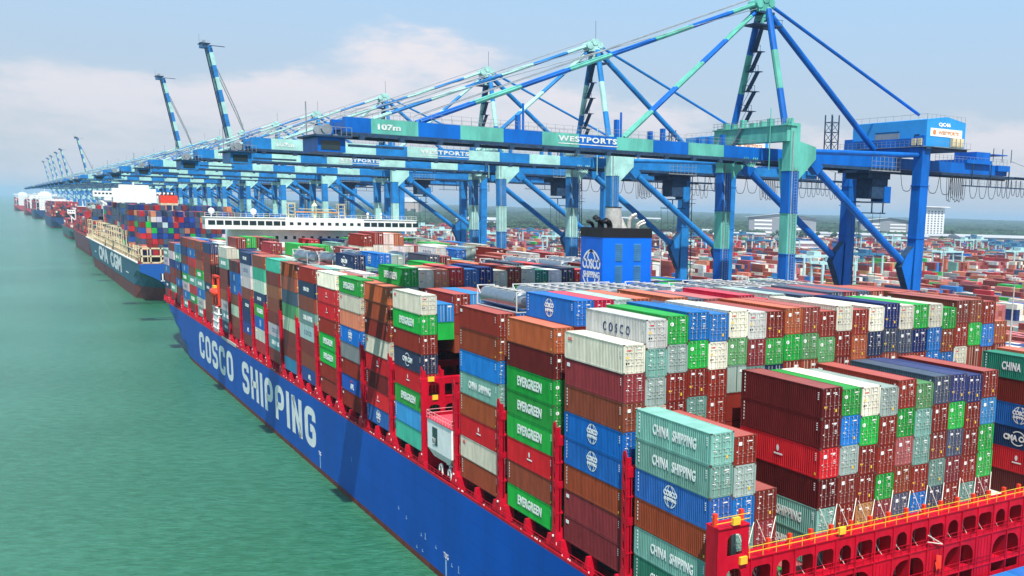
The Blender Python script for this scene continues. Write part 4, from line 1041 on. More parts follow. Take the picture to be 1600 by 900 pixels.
def crane_parts(B, Mn, boom_up=False, far=False, text=True, trolley_x=28):
    """returns list of (name, mesh, [children]) in the crane's own frame: x to land, y along quay, z from the quay"""
    P = []; hy = 9.7; LX = 31.5
    for s in (-1, 1):
        mb = MB()   # sea-side leg, banded
        for z0, z1, m in ((1.5, 41.0, 0), (41.0, 48.2, 1), (48.2, 55.4, 0), (55.4, 63.4, 1)):
            mb.box(-1.35, .75, s*hy-1.1, s*hy+1.1, z0, z1, m)
        q = [(.75, 53.8), (4.6, 57.5), (4.6, 59.6), (.75, 60.4)]
        for yy, o_ in ((s*hy-1.0, 1), (s*hy+1.0, -1)):
            f = [(x, yy, z) for x, z in q]; mb.face(f if o_ > 0 else f[::-1], 1)
        for (xa, za), (xb, zb) in zip(q, q[1:]): mb.face([(xa, s*hy+1, za), (xa, s*hy-1, za), (xb, s*hy-1, zb), (xb, s*hy+1, zb)], 1)
        for z in (14, 27.5, 41.0, 48.2, 55.4): mb.box(-1.43, .83, s*hy-1.18, s*hy+1.18, z-.09, z+.09, 0 if z < 50 else 1)
        fl = MB()
        if not far:
            for z in range(4, 110): fl.box(-.35, .25, s*hy-1.3, s*hy-1.26, z*.5+1, z*.5+1.05)
            for x in (-.37, .23): fl.box(x, x+.05, s*hy-1.32, s*hy-1.26, 3, 56)
            fl.box(-.95, -.75, s*hy-1.25, s*hy-1.1, 2, 62)
        P.append(('leg', mb.data('leg', [B, Mn]), [('ladder', fl.data('ladder', CRAIL))] if not far else []))
        mb = MB(); mb.beam((LX, s*hy, 1.5), (LX+1.1, s*hy, 63.4), 2.2, 2.3, 0); 
        
        for z in (14, 27.5, 44, 54): mb.box(LX-1.3+z*.0177, LX+1.35+z*.0177, s*hy-1.25, s*hy+1.25, z-.09, z+.09, 0)
        g = [(LX-1, 33), (LX-3.6, 38.5), (LX-2.6, 40.5), (LX-.5, 42.5)]
        for yy, o_ in ((s*hy-.9, 1), (s*hy+.9, -1)):
            f = [(x, yy, z) for x, z in g]; mb.face(f[::-1] if o_ > 0 else f, 0)
        for (xa, za), (xb, zb) in zip(g, g[1:]): mb.face([(xa, s*hy-.9, za), (xa, s*hy+.9, za), (xb, s*hy+.9, zb), (xb, s*hy-.9, zb)], 1)
        P.append(('leg', mb.data('leg', [B, CDARK]), []))
        mb = MB(); mb.tube((4.3, s*hy, 56.9), (LX-2.6, s*hy, 39.4), .72, 10); mb.beam((3.4, s*hy, 58.0), (6, s*hy, 55.6), 1.7, 1.9); P.append(('diagonal_brace', mb.data('diagonal_brace', B), []))
        mb = MB(); mb.tube((4.2, s*hy, 58.9), (LX, s*hy, 59.7), .48, 10); P.append(('strut', mb.data('strut', B), []))
        mb = MB(); mb.box(0, LX, s*hy-.8, s*hy+.8, 14, 16.6, 0); P.append(('portal_beam', mb.data('portal_beam', B), []))
        mb = MB()
        for x in (-.3, LX+.2):
            mb.box(x-1, x+1, s*hy-5, s*hy+5, .9, 1.9, 0)
            for k in range(6): mb.tube((x-.4, s*hy-4.4+k*1.75, .45), (x+.4, s*hy-4.4+k*1.75, .45), .42, 8, 1)
        P.append(('bogie', mb.data('bogie', [B, CDARK]), []))
    mb = MB(); mb.box(-2.1, -.1, -hy-.9, hy+.9, 60.3, 62.9, 1); mb.box(-2.3, -.1, -hy-1.3, hy+1.3, 62.9, 63.05, 1)
    P.append(('portal_beam', mb.data('portal_beam', [B, Mn]), []))
    for x in (-.1, LX): mb = MB(); mb.box(x-.8, x+.8, -hy+1, hy-1, 14.2, 16.2, 0); P.append(('sill_beam', mb.data('sill_beam', B), []))
    mb = MB(); mb.box(LX, LX+2, -hy, hy, 59.5, 63, 0); P.append(('portal_beam', mb.data('portal_beam', B), []))
    if not far:
        mb = MB()
        for k in range(19): mb.box(-2.3, -2.25, -10.6+k*1.17, -10.55+k*1.17, 63.05, 64.15)
        for z in (63.6, 64.1): mb.box(-2.3, -2.25, -10.8, 10.8, z, z+.05)
        for k in range(19): mb.box(-1.2+0, -1.15, -10.6+k*1.17, -10.55+k*1.17, 63.05, 64.15) if k % 3 else None
        mb.beam((-2.35, 6.5, 57.6), (-2.35, 1.5, 63.0), .7, .08); mb.beam((-2.6, 6.5, 58.6), (-2.6, 1.5, 64.0), .06); mb.box(-4.2, -2.1, 5.5, 9.5, 57.4, 57.5)
        for k in range(5): mb.box(-4.2, -4.15, 5.5+k, 5.55+k, 57.5, 58.6)
        P.append(('handrail', mb.data('handrail', CRAIL), []))
        mb = MB(); r_ = random.Random(31)
        for y, w_, h_ in ((-5.5, .9, 1.3), (-3.2, .7, 1.0), (-1, 1.4, .8), (2.4, .8, 1.5), (5, .6, .9), (7.4, .9, 1.1)): mb.box(-1.8, -.7, y, y+w_, 63.05, 63.05+h_)
        for y in (-9.6, -8.9, -8.2, 8.6): mb.tube((-.2, y, 63.4), (-.2, y, 64.3), .22, 8)
        P.append(('winch_box', mb.data('winch_box', Mn), []))
        mb = MB()      # hanging hoses and an access gantry below the hinge
        for k in range(3): mb.path([(-6+k*.4+2.2*i/7, -3.9, 57.6-1.6*(1-(2*i/7-1)**2)) for i in range(8)], .09, 5)
        mb.beam((-.6, -hy+2.6, 57.5), (-1.0, -hy+1.0, 50.5), .35, .5); mb.tube((-2.4, -hy+3.3, 66), (-2.4, -hy+3.3, 55.5), .09, 6)
        P.append(('hose', mb.data('hose', Mn), []))
        mb = MB()      # electrical boxes and lamp posts along the boom top
        for x, h_ in ((-47, 2.4), (-29.5, 3.0), (-23, 1.6), (-20.5, 2.2), (-13, 1.2), (-8, 2.0), (-11, 1.4)): mb.box(x-.25, x+.25, -.5, .5, 59.4, 59.4+h_)
        for x in (-46.4, -29): mb.box(x, x+.3, -.4, -.2, 59.4, 63.6)
        if not boom_up: P.append(('equipment_box', mb.data('equipment_box', B), []))
    # land-side girder
    mb = MB()
    for y in (-3.1, 3.1):
        mb.box(-2, 66, y-.6, y+.6, 57.3, 59.4, 0)
    for x in (5, 15, 25, 38, 50, 62): mb.box(x-.4, x+.4, -2.5, 2.5, 57.6, 59.0, 0)
    for y in (-3.9, 3.9): mb.box(-2, 75, y-.25, y+.25, 56.7, 57.2, 1)
    P.append(('girder', mb.data('girder', [B, CDARK]), []))
    # boom
    segs = [3.5, 6.6, 6.2, 6.7, 6.3, 6.3, 6.8, 6.9, 7.0, 7.4, 8]
    hx, hz = -2.5, 58.35
    ang = radians(80) if boom_up else 0
    def bm(x, z, y=0):
        dx, dz = x-hx, z-hz; return (hx+dx*cos(ang)+dz*sin(ang), y, hz-dx*sin(ang)+dz*cos(ang))
    mb = MB()
    for y in (-3.1, 3.1):
        stripes(mb, bm(-74, hz, y), bm(hx, hz, y), 1.2, 2.0, segs) if not boom_up else stripes(mb, bm(-74, hz, y), bm(hx, hz, y), 2.0, 1.2, segs)
    for x in (-73.4, -60, -46, -32, -18, -6):
        a, c = bm(x, hz, -2.5), bm(x, hz, 2.5); mb.beam(a, c, 1.0, 1.0, 0)
    boom = ('boom', mb.data('boom', [B, Mn]), [])
    mb = MB()
    for y in (-3.85, 3.85):
        a, c = bm(-75, hz-1.3, y), bm(hx, hz-1.3, y); mb.beam(a, c, .5, .45)
    for k in range(13):
        a = bm(-72+k*5.5, hz-1.5, -4.3); mb.box(a[0]-.35, a[0]+.35, a[1]-.3, a[1]+.3, a[2]-.5, a[2]+.1)
    boom[2].append(('trolley_rail', mb.data('trolley_rail', CDARK)))
    if not far:
        mb = MB()
        if not boom_up:
            for z in (60.0, 60.5): mb.box(-74, -3, -3.72, -3.69, z, z+.035); mb.box(-74, -3, 3.69, 3.72, z, z+.035)
            for k in range(48): mb.box(-74+k*1.5, -73.96+k*1.5, -3.72, -3.69, 59.4, 60.55); mb.box(-74+k*1.5, -73.96+k*1.5, 3.69, 3.72, 59.4, 60.55)
        boom[2].append(('handrail', mb.data('handrail', CRAIL)))
    if text and not boom_up:
        LT = mat('weathered_lettering', (.58, .62, .60), .6, wear=.25, scale=2); tm = text_mesh('WESTPORTS', 10.4, .85, bold=.04, space=1.15, mats=LT); t2 = text_mesh('107m', 3.2, .8, bold=.04, mats=LT)
        ul = MB(); ul.box(0, 10.6, -.01, .0, 0, .14)
        me = merge([(tm, Matrix.Translation((-42.0, -3.74, 58.15)) @ AFT.to_matrix().to_4x4(), 0), (t2, Matrix.Translation((-69.6, -3.74, 57.9)) @ AFT.to_matrix().to_4x4(), 0), (ul.data('u', DECAL), Matrix.Translation((-42.0, -3.73, 57.75)), 0)], 'l', None)
        boom[2].append(('lettering', me.data('lettering', LT)))
    P.append(boom)
    # boom-tip platform with cabin
    mb = MB(); a = bm(-75.5, hz-1.6)
    mb.box(a[0]-2.8, a[0]+2.2, -4.6, 4.6, a[2]-.25, a[2], 1); mb.box(a[0]-2.2, a[0]+1.4, -4.0, 4.0, a[2]-2.2, a[2]-.25, 0); mb.box(a[0]+1.6, a[0]+9, -5.2, -4.4, a[2]-1.4, a[2]-1.1, 1)
    mb.box(a[0]-1.8, a[0]+.7, -4.06, -4.0, a[2]-1.9, a[2]-.7, 2)
    for k in range(8): mb.box(a[0]-2.8+k*.7, a[0]-2.74+k*.7, -4.6, -4.55, a[2], a[2]+1.1, 3); 
    mb.box(a[0]-2.8, a[0]+2.2, -4.6, -4.55, a[2]+1.05, a[2]+1.12, 3); mb.tube((a[0]-2.6, 0, a[2]), (a[0]-2.6, 0, a[2]+4.5), .09, 5, 3)
    for y in (-2, 2): mb.tube((a[0]-.5, y-.4, a[2]+.9), (a[0]-.5, y+.4, a[2]+.9), .7, 10, 3)
    P.append(('tip_platform', mb.data('tip_platform', [B, CDARK, GLASS, CRAIL]), []))
    # A-frame mast
    AP = (.3, 84.6)
    for s in (-1, 1):
        mb = MB(); tstripes(mb, (0, s*7.6, 62.8), (AP[0], s*1.2, AP[1]-1), .62, [7, 7, 7.5], 0, 10); P.append(('mast_leg', mb.data('mast_leg', [B, Mn]), []))
    mb = MB(); mb.box(-1.6, 1.6, -1.5, 1.5, 82.6, 83.0, 1); mb.box(-2.9, 3.1, -2.1, 2.1, 80.6, 80.75, 1)
    mb.beam((-1.9, -.8, 83.5), (1.6, -.8, 84.5), .9, 1.4); mb.beam((-1.9, .8, 83.5), (1.6, .8, 84.5), .9, 1.4)
    for x, z in ((-1.6, 84.2), (-.3, 85.1), (1.0, 84.6)): mb.tube((x, -1.4, z), (x, 1.4, z), .75, 10, 0)
    for k in range(6): mb.box(-2.9+k*1.15, -2.84+k*1.15, -2.1, -2.05, 80.75, 81.8, 1)
    mb.box(-2.9, 3.1, -2.1, -2.05, 81.7, 81.78, 1); mb.tube((.5, 0, 85), (.5, 0, 90), .05, 4, 1); mb.beam((-1, -1.2, 80.8), (0, -1.2, 84), .4); mb.beam((1.2, 1.2, 80.8), (.3, 1.2, 84), .4)
    mb.box(-.6, .7, -1.3, 1.3, 81.5, 85.8, 0)
    P.append(('mast_head', mb.data('mast_head', [Mn, CDARK]), []))
    # stays
    for s in (-1, 1):
        mb = MB()
        if not boom_up:
            tstripes(mb, (-62.6, s*1.0, 59.6), (-1.2, s*.5, 84.4), .34, [9, 8, 9, 8, 9, 8, 9, 8], 0); mb2 = MB()
            tstripes(mb2, (-28.2, s*.5, 59.6), (-1.2, s*.3, 83.2), .34, [7, 6.5, 7, 6.5, 7], 1)
            mb2.tube((-62.6, s*1.6, 60.6), (-1.0, s*1.1, 85.6), .06, 4, 2); mb2.tube((-70, s*1.6, 60.0), (-1.0, s*1.1, 83.6), .05, 4, 2)
            P.append(('forestay', mb.data('forestay', [B, Mn]), [])); P.append(('forestay', mb2.data('forestay', [B, Mn, CRAIL]), []))
        else:
            a = bm(-62, hz+1.2, s*2.6); m_ = ((a[0]+2)*.45+3, s*2.6, a[2]*.52+40); mb.tube(a, (a[0]+9, s*2.6, a[2]-22), .3, 6); mb.tube((a[0]+9, s*2.6, a[2]-22), (1, s*1.1, 84.4), .3, 6)
            P.append(('forestay', mb.data('forestay', CRAIL), []))
    mb = MB(); mb.tube((1.6, 0, 83), (29.3, 0, 61), .62, 10); P.append(('backstay', mb.data('backstay', B), []))
    mb = MB(); mb.tube((1.9, 0, 84.4), (41.5, 0, 68.6), .33, 8); P.append(('backstay', mb.data('backstay', B), []))
    mb = MB()
    for z0, y0 in ((63, 4.5),):
        pts = [(.2, 5.2, 63), (.2, 2.6, 66.2), (.2, 4.6, 66.4), (.2, 1.8, 69.6), (.2, 3.8, 69.8), (.2, 1.0, 73), (.2, 3.0, 73.2), (.2, .6, 76.4), (.2, 2.0, 76.6), (.2, .2, 80.6)]
        for a, c in zip(pts, pts[1:]):
            mb.beam(a, c, .9, .08); mb.beam((a[0]-.5, a[1], a[2]+1), (c[0]-.5, c[1], c[2]+1), .06)
            mb.box(c[0]-.6, c[0]+.6, c[1]-.8, c[1]+.8, c[2]-.05, c[2]+.05); mb.box(c[0]-.6, c[0]-.54, c[1]-.8, c[1]+.8, c[2]+.95, c[2]+1.0)
            for dy in (-.8, 0, .8): mb.box(c[0]-.6, c[0]-.54, c[1]+dy-.03, c[1]+dy+.03, c[2], c[2]+1)
    P.append(('stairway', mb.data('stairway', CDARK), []))
    # machinery house
    mb = MB(); mb.box(32, 43, -11, 9, 61.4, 66.4, 0); q = [(32, 66.4), (37.5, 67.2), (43, 66.4)]
    mb.face([(32, -11, 66.4), (37.5, -11, 67.2), (37.5, 9, 67.2), (32, 9, 66.4)][::1], 0); mb.face([(37.5, -11, 67.2), (43, -11, 66.4), (43, 9, 66.4), (37.5, 9, 67.2)], 0); mb.face([(32, -11, 66.4), (43, -11, 66.4), (37.5, -11, 67.2)], 0)
    mb.box(31.8, 43.4, -11.4, 9.3, 60.9, 61.4, 1)
    kids = []
    m2 = MB(); m2.box(31.93, 32, -4, 2.5, 62.9, 64.1, 0); m2.box(31.9, 31.96, -9.2, -8.0, 61.5, 63.7, 1); m2.box(31.93, 32, -4, 2.5, 64.3, 64.45, 2)
    kids.append(('window', m2.data('window', [WALLG, BLACK, CDARK])))
    m2 = MB()
    for y in (-8.5, -10.0): m2.box(31.2, 31.8, y-.5, y+.5, 61.6, 62.9)
    for x in (38.6, 39.8, 41.0): m2.box(x, x+.85, -11.8, -11.1, 61.6, 63.3)
    kids.append(('air_conditioner', m2.data('air_conditioner', CREAM)))
    if text:
        me = text_mesh('QC46', 3.4, .85, bold=.05, mats=DECAL); m3 = merge([(me, Matrix.Translation((35.2, -11.04, 65.2)) @ AFT.to_matrix().to_4x4(), 0)], 'l', None); m3.box(33, 42, -11.06, -11.01, 63.4, 64.9, 0)
        me2 = text_mesh('WESTPORTS', 5.8, .7, bold=.03, mats=YEL)
        m4 = merge([(me2, Matrix.Translation((35.2, -11.09, 63.8)) @ AFT.to_matrix().to_4x4(), 1)], 'l', None); b = len(m3.v); m3.v += m4.v; m3.f += [tuple(i+b for i in f) for f in m4.f]; m3.m += m4.m
        n = 10; m3.face([(34.1+cos(2*pi*i/n)*.5, -11.09, 64.15+sin(2*pi*i/n)*.5) for i in range(n)], 1)
        kids.append(('lettering', m3.data('lettering', [DECAL, mat('sign_orange', (.6, .25, .08), .5, wear=0)])))
    if not far:
        m2 = MB()
        for z in (67.4,):
            m2.box(32, 43, -11, -10.96, z, z+.05); m2.box(32, 32.04, -11, 9, z, z+.05)
        for k in range(10): m2.box(32+k*1.2, 32.04+k*1.2, -11, -10.96, 66.4, 67.45); m2.box(32, 32.04, -11+k*2.2, -10.96+k*2.2, 66.4, 67.45)
        for z in (62, 62.5): m2.box(31.0, 31.04, -11.2, 12, z, z+.05)
        for k in range(20): m2.box(31, 31.04, -11.2+k*1.2, -11.16+k*1.2, 61.4, 62.55)
        m2.box(31, 32, -11.3, 12, 61.3, 61.4); m2.box(33, 43.6, -12.2, -11, 61.3, 61.4)
        m2.box(33, 43.6, -12.2, -12.16, 62.4, 62.45)
        for k in range(10): m2.box(33+k*1.15, 33.04+k*1.15, -12.2, -12.16, 61.4, 62.45)
        kids.append(('handrail', m2.data('handrail', CRAIL)))
    P.append(('machinery_house', mb.data('machinery_house', [CLIGHT, CDARK]), kids))
    mb = MB()     # lattice tower and platform beside the house
    for x, y in ((29.2, 12.5), (31.2, 12.5), (29.2, 14.5), (31.2, 14.5)): mb.box(x-.1, x+.1, y-.1, y+.1, 60, 68.5)
    for z in range(61, 69, 2):
        for a, c in (((29.2, 12.5), (31.2, 12.5)), ((29.2, 12.5), (29.2, 14.5)), ((31.2, 12.5), (31.2, 14.5)), ((29.2, 14.5), (31.2, 14.5))): mb.beam((*a, z), (*c, z), .12); mb.beam((*a, z), (*c, z+2 if z < 67 else z), .09)
    mb.box(28.4, 33, 8, 15.4, 60.6, 60.8); P.append(('lattice_tower', mb.data('lattice_tower', CDARK), []))
    mb = MB(); x0 = LX+3.2      # lift shaft beside the land leg
    for a in (0, 1.3):
        for c in (0, 1.3): mb.box(x0+a-.08, x0+a+.08, hy+1.6+c-.08, hy+1.6+c+.08, 1, 58)
    for k in range(28): z = 2+k*2; mb.beam((x0, hy+1.6, z), (x0+1.3, hy+1.6, z+2), .07); mb.box(x0, x0+1.3, hy+1.55, hy+1.65, z-.04, z+.04)
    for z in (20, 34, 41, 50): mb.box(x0-2, x0+2, hy+.8, hy+3.2, z, z+.12); mb.box(x0-2, x0+2, hy+.8, hy+.86, z+1, z+1.08)
    P.append(('lift_shaft', mb.data('lift_shaft', CDARK), []))
    # tail platform
    mb = MB(); mb.box(52, 60, -4.4, 4.4, 59.4, 60.2, 0); mb.box(56.5, 61, -3, 3, 60.2, 62, 0); mb.box(62, 66, -4.5, 4.5, 58.2, 59.4, 0); mb.box(52, 76, -4.6, -3.4, 54.7, 54.9, 1); mb.box(68, 76, -4.6, 4.6, 57.0, 57.2, 1)
    for k in range(22): mb.box(52+k*1.15, 52.05+k*1.15, -4.6, -4.55, 54.9, 56.0, 2)
    for z in (55.4, 56.0): mb.box(52, 76, -4.6, -4.55, z, z+.05, 2)
    for x in (54, 60, 66, 72, 75.9): mb.box(x-.08, x+.08, -4.4, -4.2, 54.9, 59.4, 1)
    mb.beam((66, -4.4, 60.5), (76, -4.4, 58.6), .12, .12, 2); mb.box(75.8, 76, -4.6, 4.6, 54.9, 58.6, 2, 'pfs') if False else mb.box(75.9, 76, -4.6, -4.5, 54.9, 58.6, 2)
    for x in (62, 65, 68): mb.tube((x, -3, 60.2), (x, -3, 63), .09, 5, 1)
    mb.box(62, 66.5, -3.2, 3.2, 61.6, 61.8, 0); mb.tube((58, -2, 61), (58, 2, 61), .9, 10, 2)
    for z in (60.6, 61.1): mb.box(43, 66, -3.75, -3.7, z-.4, z-.35, 2)
    for k in range(20): mb.box(43+k*1.2, 43.05+k*1.2, -3.75, -3.7, 59.4, 60.75, 2)
    P.append(('tail_platform', mb.data('tail_platform', [B, CDARK, CRAIL]), []))
    # trolley with cab
    tx = trolley_x; mb = MB(); mb.box(tx-4, tx+4, -4.4, 4.4, 56.3, 56.8, 0); mb.box(tx-3, tx+3, -3.2, 3.2, 55.2, 56.3, 0); mb.box(tx-2, tx+2.2, -3.4, 1, 51.4, 55.2, 1); mb.box(tx+1.2, tx+3, -3.6, 0, 50.6, 53.8, 2)
    mb.box(tx-2.4, tx+1.6, -3.8, 2, 50.6, 50.8, 0); mb.box(tx-2, tx-1.8, -3.6, -3.4, 48.6, 50.6, 0); mb.box(tx+1, tx+1.2, -3.6, -3.4, 48.6, 50.6, 0); mb.box(tx-2.2, tx+1.6, -3.8, 1, 48.5, 48.7, 0)
    for k in range(8): mb.box(tx-4+k*1.1, tx-3.93+k*1.1, -5.0, -4.9, 56.8, 59.3, 3)
    for z in (57.6, 58.4, 59.3): mb.box(tx-4, tx+4, -5.0, -4.95, z, z+.06, 3)
    mb.box(tx-4, tx+4, -5, -4, 56.6, 56.8, 3)
    for x, y in ((tx-1, -3), (tx+1, -3), (tx-1, 3), (tx+1, 3)): mb.tube((x, y, 49), (x, y*.6, 24.5), .05, 4, 0)
    mb.box(tx-2, tx+2, -3.4, 3.4, 24.0, 24.6, 0); mb.box(tx-1.2, tx+1.2, -6.1, 6.1, 23.6, 24.0, 2)
    P.append(('trolley', mb.data('trolley', [CDARK, CDARK, B, CRAIL]), []))
    # festoon loops
    mb = MB(); r_ = random.Random(5)
    def loop(x, w_, d_):
        mb.path([(x+w_*(i/8), -4.5, 56.5-d_*(1-(2*i/8-1)**4)) for i in range(9)], .07, 4)
    x = trolley_x+4.5
    while x < 45: loop(x, 3.7, r_.uniform(2.8, 3.8)); x += 3.8
    for k in range(9): loop(46+k*.6, 1.1, r_.uniform(4.2, 5.2))
    for k in range(3): loop(53+k*3, 2.8, 4.2)
    for k in range(7): loop(62+k*1.6, 1.5, r_.uniform(3.2, 4.4))
    if not far: P.append(('cable_loop', mb.data('cable_loop', CABLE), []))
    return P
def place_crane(parts, y, label):
    o = empty('quay_crane', (65, y, ZQ), label, 'quay crane', 'blue and mint quay cranes along the berth')
    for nm, me, kids in parts:
        c = link(me, nm, o)
        for kn, km in kids: link(km, kn, c)
    return o
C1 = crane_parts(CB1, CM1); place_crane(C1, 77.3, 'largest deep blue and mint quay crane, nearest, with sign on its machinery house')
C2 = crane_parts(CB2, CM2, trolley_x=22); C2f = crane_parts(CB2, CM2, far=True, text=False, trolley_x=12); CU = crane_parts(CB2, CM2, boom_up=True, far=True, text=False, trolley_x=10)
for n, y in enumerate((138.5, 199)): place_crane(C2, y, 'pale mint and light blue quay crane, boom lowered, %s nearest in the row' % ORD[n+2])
for n, y in enumerate((289, 380, 455)): place_crane(C2f, y, 'light blue quay crane, boom lowered, %s nearest in the row' % ORD[n+4])
place_crane(CU, 538, 'quay crane with its striped boom raised highest in the picture'); place_crane(CU, 722, 'quay crane with raised striped boom left of the tallest raised one')
fy = [610, 665, 790, 860, 930, 1000, 1080, 1160, 1250, 1340, 1440, 1540, 1740, 1860, 1980]
for n, y in enumerate(fy): place_crane(C2f, y, 'hazy far quay crane, boom lowered, %s along the far row' % ORD[n+1])
for n, y in enumerate((1640, 2110, 2290, 2520, 2700, 2980)):
    place_crane(CU, y, 'faint far quay crane with raised boom, %s of the raised ones going away' % ORD[n+1])

# ================================================================ YARD CRANES, MASTS, BUILDINGS
def rtg_parts(col, beam):
    P = []
    for x in (-12.5, 12.5):
        for y in (-4.5, 4.5):
            mb = MB(); mb.box(x-.55, x+.55, y-.5, y+.5, 1.2, 21, 0); P.append(('leg', mb.data('leg', col)))
        mb = MB(); mb.box(x-.5, x+.5, -6.2, 6.2, 1.0, 2.0); mb.box(x-.45, x+.45, -4.5, 4.5, 19.8, 20.8)
        for y in (-5.4, -3.6, 3.6, 5.4): mb.tube((x-.4, y, .75), (x+.4, y, .75), .74, 10)
        P.append(('bogie', mb.data('bogie', CDARK)))
    for y in (-4, 4):
        mb = MB(); mb.box(-14.5, 14.5, y-.5, y+.5, 21, 22.5); P.append(('girder', mb.data('girder', beam)))
    mb = MB(); mb.box(-3.5, 2.5, -3.6, 3.6, 22.5, 25); mb.box(-4.5, -2.5, -1.2, 1.2, 18.2, 20.6); mb.box(-1.5, 1.5, -6, 6, 14, 14.5); mb.tube((0, -2, 14.5), (0, -2, 22.5), .06, 4); mb.tube((0, 2, 14.5), (0, 2, 22.5), .06, 4)
    P.append(('trolley', mb.data('trolley', beam)))
    return P
RT1, RT2 = rtg_parts(RTGM, RTGM), rtg_parts(RTGM, RTGB)
def at_px(px, depth, z=3.65):
    """ground point seen at column px at a given distance along the view axis"""
    for _ in range(1): pass
    x = (px-PX)/FPX
    # solve for the row that puts the point at height z
    d0 = fw+RT*x; k = (z-CP.z-d0.z*depth)/(UP.z*depth); d = d0+UP*k
    return CP+d*depth
spots = [(1478, 800, 0), (1585, 1010, 1), (1560, 1080, 1), (1598, 1130, 1), (1575, 1180, 1), (1548, 1220, 1), (1530, 1300, 0), (1505, 1250, 0), (1270, 640, 0), (1300, 560, 0), (1350, 700, 1), (1185, 980, 1), (1230, 1050, 1), (1160, 1250, 1), (1400, 1150, 0),
         (1060, 900, 0), (1085, 1100, 1), (1020, 1150, 0), (870, 930, 0), (830, 1120, 1), (760, 960, 0), (730, 1150, 1), (690, 1050, 0), (660, 1250, 0), (1330, 1300, 1), (1380, 1420, 0), (1520, 1500, 1), (1130, 1500, 0), (920, 1350, 1), (1590, 860, 0)]
for n, (px, dp, v) in enumerate(spots):
    p = at_px(px, dp); k = round((p.x-136)/25)*25+136
    o = empty('yard_crane', (p.x, p.y, 3.65), group='gantry cranes over the yard stacks')
    grp = sorted(q[0] for q in spots if (q[1] < 1100) == (dp < 1100))
    tag(o, '%s yard gantry crane, %s from the left among the %s ones' % ('pale teal' if not v else 'teal and dark blue', ORD[grp.index(px)+1], 'nearer' if dp < 1100 else 'farther'), 'yard crane')
    for nm, me in (RT2 if v else RT1): link(me, nm, o)
# light masts
MM = MB(); MM.tube((0,0,0), (0,0,30), .35, 8, 0, .18); ml = MM.data('pole', GALV); mb = MB(); mb.tube((0,0,29), (0,0,29.5), 1.6, 12)
for k in range(8): a = pi/4*k; mb.box(cos(a)*1.6-.3, cos(a)*1.6+.3, sin(a)*1.6-.3, sin(a)*1.6+.3, 28.6, 29.4)
mlh = mb.data('lamp_head', GALV)
for n, (px, dp) in enumerate([(1073, 330), (1155, 300), (1575, 330), (1030, 480), (865, 520), (1330, 470), (790, 600), (1470, 620), (640, 700), (985, 700)]):
    p = at_px(px, dp); o = empty('light_mast', p, 'tall thin floodlight mast in the yard, %s from the left' % ORD[sorted([1073,1155,1575,1030,865,1330,790,1470,640,985]).index(px)+1], 'light mast', 'floodlight masts in the yard')
    link(ml, 'pole', o); link(mlh, 'lamp_head', o)
WIN = mat('window_band_dark', (.05, .07, .09), .3, wear=.1); BRICK = mat('wall_beige', (.45, .38, .32), .7, wear=.1)
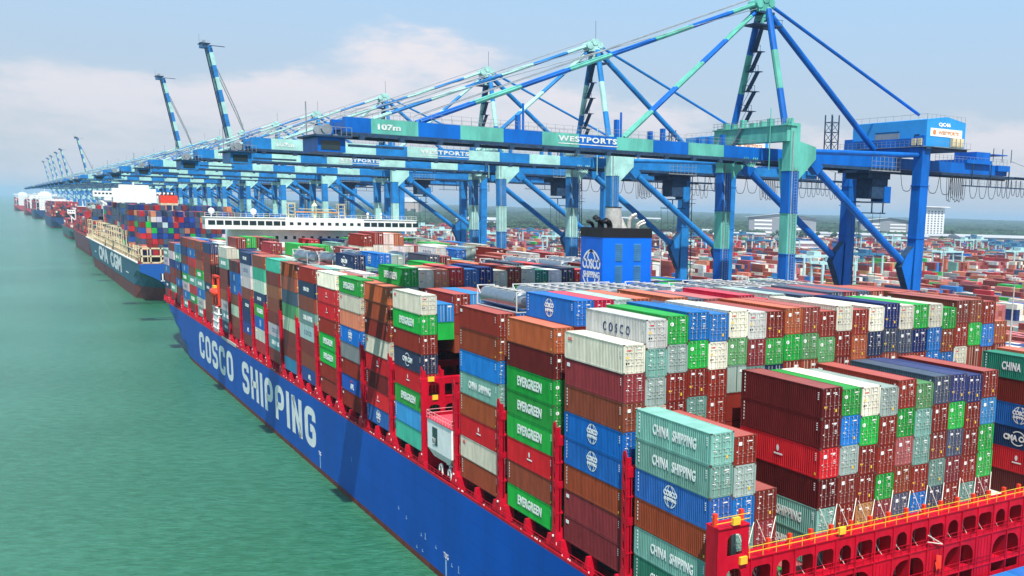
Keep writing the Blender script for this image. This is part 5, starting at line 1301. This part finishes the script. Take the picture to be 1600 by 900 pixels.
def building(name, px, depth, W_, D_, H_, label, style, rot=None, wall=None, roof=ROOFG, zoff=0):
    p = at_px(px, depth); o = empty(name, (p.x, p.y, 3.6), label, 'building', rz=-YW if rot is None else rot)
    mb = MB()
    if style == 'tower':
        mb.box(-W_/2, W_/2, 0, D_, 0, H_); o1 = mb.build('wall', wall or WHITE, o)
        mb = MB(); nf = 12
        for f in range(nf):
            for k in range(7): mb.box(-W_/2+.06*W_+k*W_*.135, -W_/2+.06*W_+k*W_*.135+W_*.06, -.25, 0, H_*(.05+.9*f/nf), H_*(.05+.9*f/nf)+H_*.04)
            for k in range(4): mb.box(W_/2, W_/2+.25, 2+k*D_*.24, 2+k*D_*.24+D_*.1, H_*(.05+.9*f/nf), H_*(.05+.9*f/nf)+H_*.035)
        mb.build('window', WIN, o); mb = MB(); mb.box(-W_*.68, W_*.68, -D_*.18, D_*1.15, H_*1.02, H_*1.045); mb.box(-W_*.4, W_*.4, D_*.1, D_*.9, H_, H_*1.02); mb.build('roof', WHITE, o)
    elif style == 'bands':
        mb.box(-W_/2, W_/2, 0, D_, 0, H_*.8); mb.build('wall', WALLG, o)
        mb = MB()
        for f in range(4):
            z = H_*(.16+.16*f); mb.box(-W_*.42, -W_*.16, -.3, 0, z, z+H_*.07); mb.box(W_*.02, W_*.30, -.3, 0, z, z+H_*.07); mb.box(W_/2, W_/2+.3, D_*.1, D_*.9, z, z+H_*.07)
        mb.build('window_band', WHITE, o)
        mb = MB(); z0, z1 = H_*.8, H_
        mb.face([(-W_*.56, -4, z0), (W_*.0, -4, z1), (W_*.0, D_+4, z1), (-W_*.56, D_+4, z0)]); mb.face([(0, -4, z1), (W_*.56, -4, z0), (W_*.56, D_+4, z0), (0, D_+4, z1)]); mb.face([(-W_*.5, 0, z0), (W_*.5, 0, z0), (0, 0, z1-.8)]); mb.build('roof', ROOFG, o)
    elif style == 'shed':
        mb.box(-W_/2, W_/2, 0, D_, 0, H_*.78); mb.build('wall', wall or WHITE, o)
        mb = MB(); n = max(2, int(W_/28))
        for k in range(n): x = -W_/2+W_*k/n; mb.box(x+.15*W_/n, x+.75*W_/n, -.2, 0, .5, H_*.45)
        mb.build('door', WIN, o)
        mb = MB(); z0, z1 = H_*.78, H_
        mb.face([(-W_/2-1, -2, z0), (W_/2+1, -2, z0), (W_/2+1, D_/2, z1), (-W_/2-1, D_/2, z1)]); mb.face([(-W_/2-1, D_/2, z1), (W_/2+1, D_/2, z1), (W_/2+1, D_+2, z0), (-W_/2-1, D_+2, z0)])
        for s in (-1, 1): mb.face([(s*(W_/2), 0, z0), (s*(W_/2), D_/2, z1-.3), (s*(W_/2), D_, z0)])
        mb.build('roof', roof, o)
    return o
building('office_tower', 1454, 2150, 54, 42, 70, 'white office tower with flat overhanging roof, rows of small windows', 'tower')
building('office_building', 1222, 2050, 140, 55, 50, 'grey office building with white floor bands and pitched metal roof, left of the tower', 'bands')
building('office_building', 1388, 2250, 130, 55, 46, 'grey office building with white floor bands, just left of the white tower', 'bands')
for px, dp, W_, D_, H_, lab, c in [(1585, 1800, 200, 90, 20, 'long pale warehouse with white gable at the right edge of the yard', WALLG), (1490, 1950, 150, 100, 17, 'wide warehouse with pale roof right of the white tower', BRICK), (1400, 1900, 130, 80, 15, 'low beige warehouse in front of the white tower', BRICK),
        (1320, 2000, 160, 90, 14, 'low white-roofed warehouse behind the yard stacks', WHITE), (1258, 1250, 40, 30, 15, 'small white block behind the sea-side crane leg', WHITE), (745, 2100, 90, 60, 24, 'white shed seen between crane legs', WHITE), (640, 3400, 60, 50, 70, 'distant beige block above the forest', BRICK), (1130, 2100, 90, 40, 12, 'low pale shed near the forest edge', WHITE),
        (870, 2500, 120, 40, 12, 'low white shed far behind the funnel', WHITE), (1000, 3600, 150, 40, 22, 'faint long white building in the forest', WHITE), (1170, 1750, 60, 40, 14, 'small pale shed left of the banded office', BRICK)]:
    building('warehouse', px, dp, W_, D_, H_, lab, 'shed', wall=c, roof=ROOFG)

# ================================================================ HAZE
HZ = bpy.data.materials.new('haze'); HZ.use_nodes = True; t = HZ.node_tree; t.nodes.clear()
o_ = N('ShaderNodeOutputMaterial', t); v_ = N('ShaderNodeVolumePrincipled', t); v_.inputs['Color'].default_value = (.50, .69, .88, 1); v_.inputs['Density'].default_value = .00009; v_.inputs['Anisotropy'].default_value = .2
t.links.new(v_.outputs[0], o_.inputs['Volume'])
mb = MB(); mb.box(-29000, 29000, -2900, 29000, -4, 150)
tag(mb.build('haze', HZ), 'pale blue haze over the harbour', 'haze', kind='stuff')
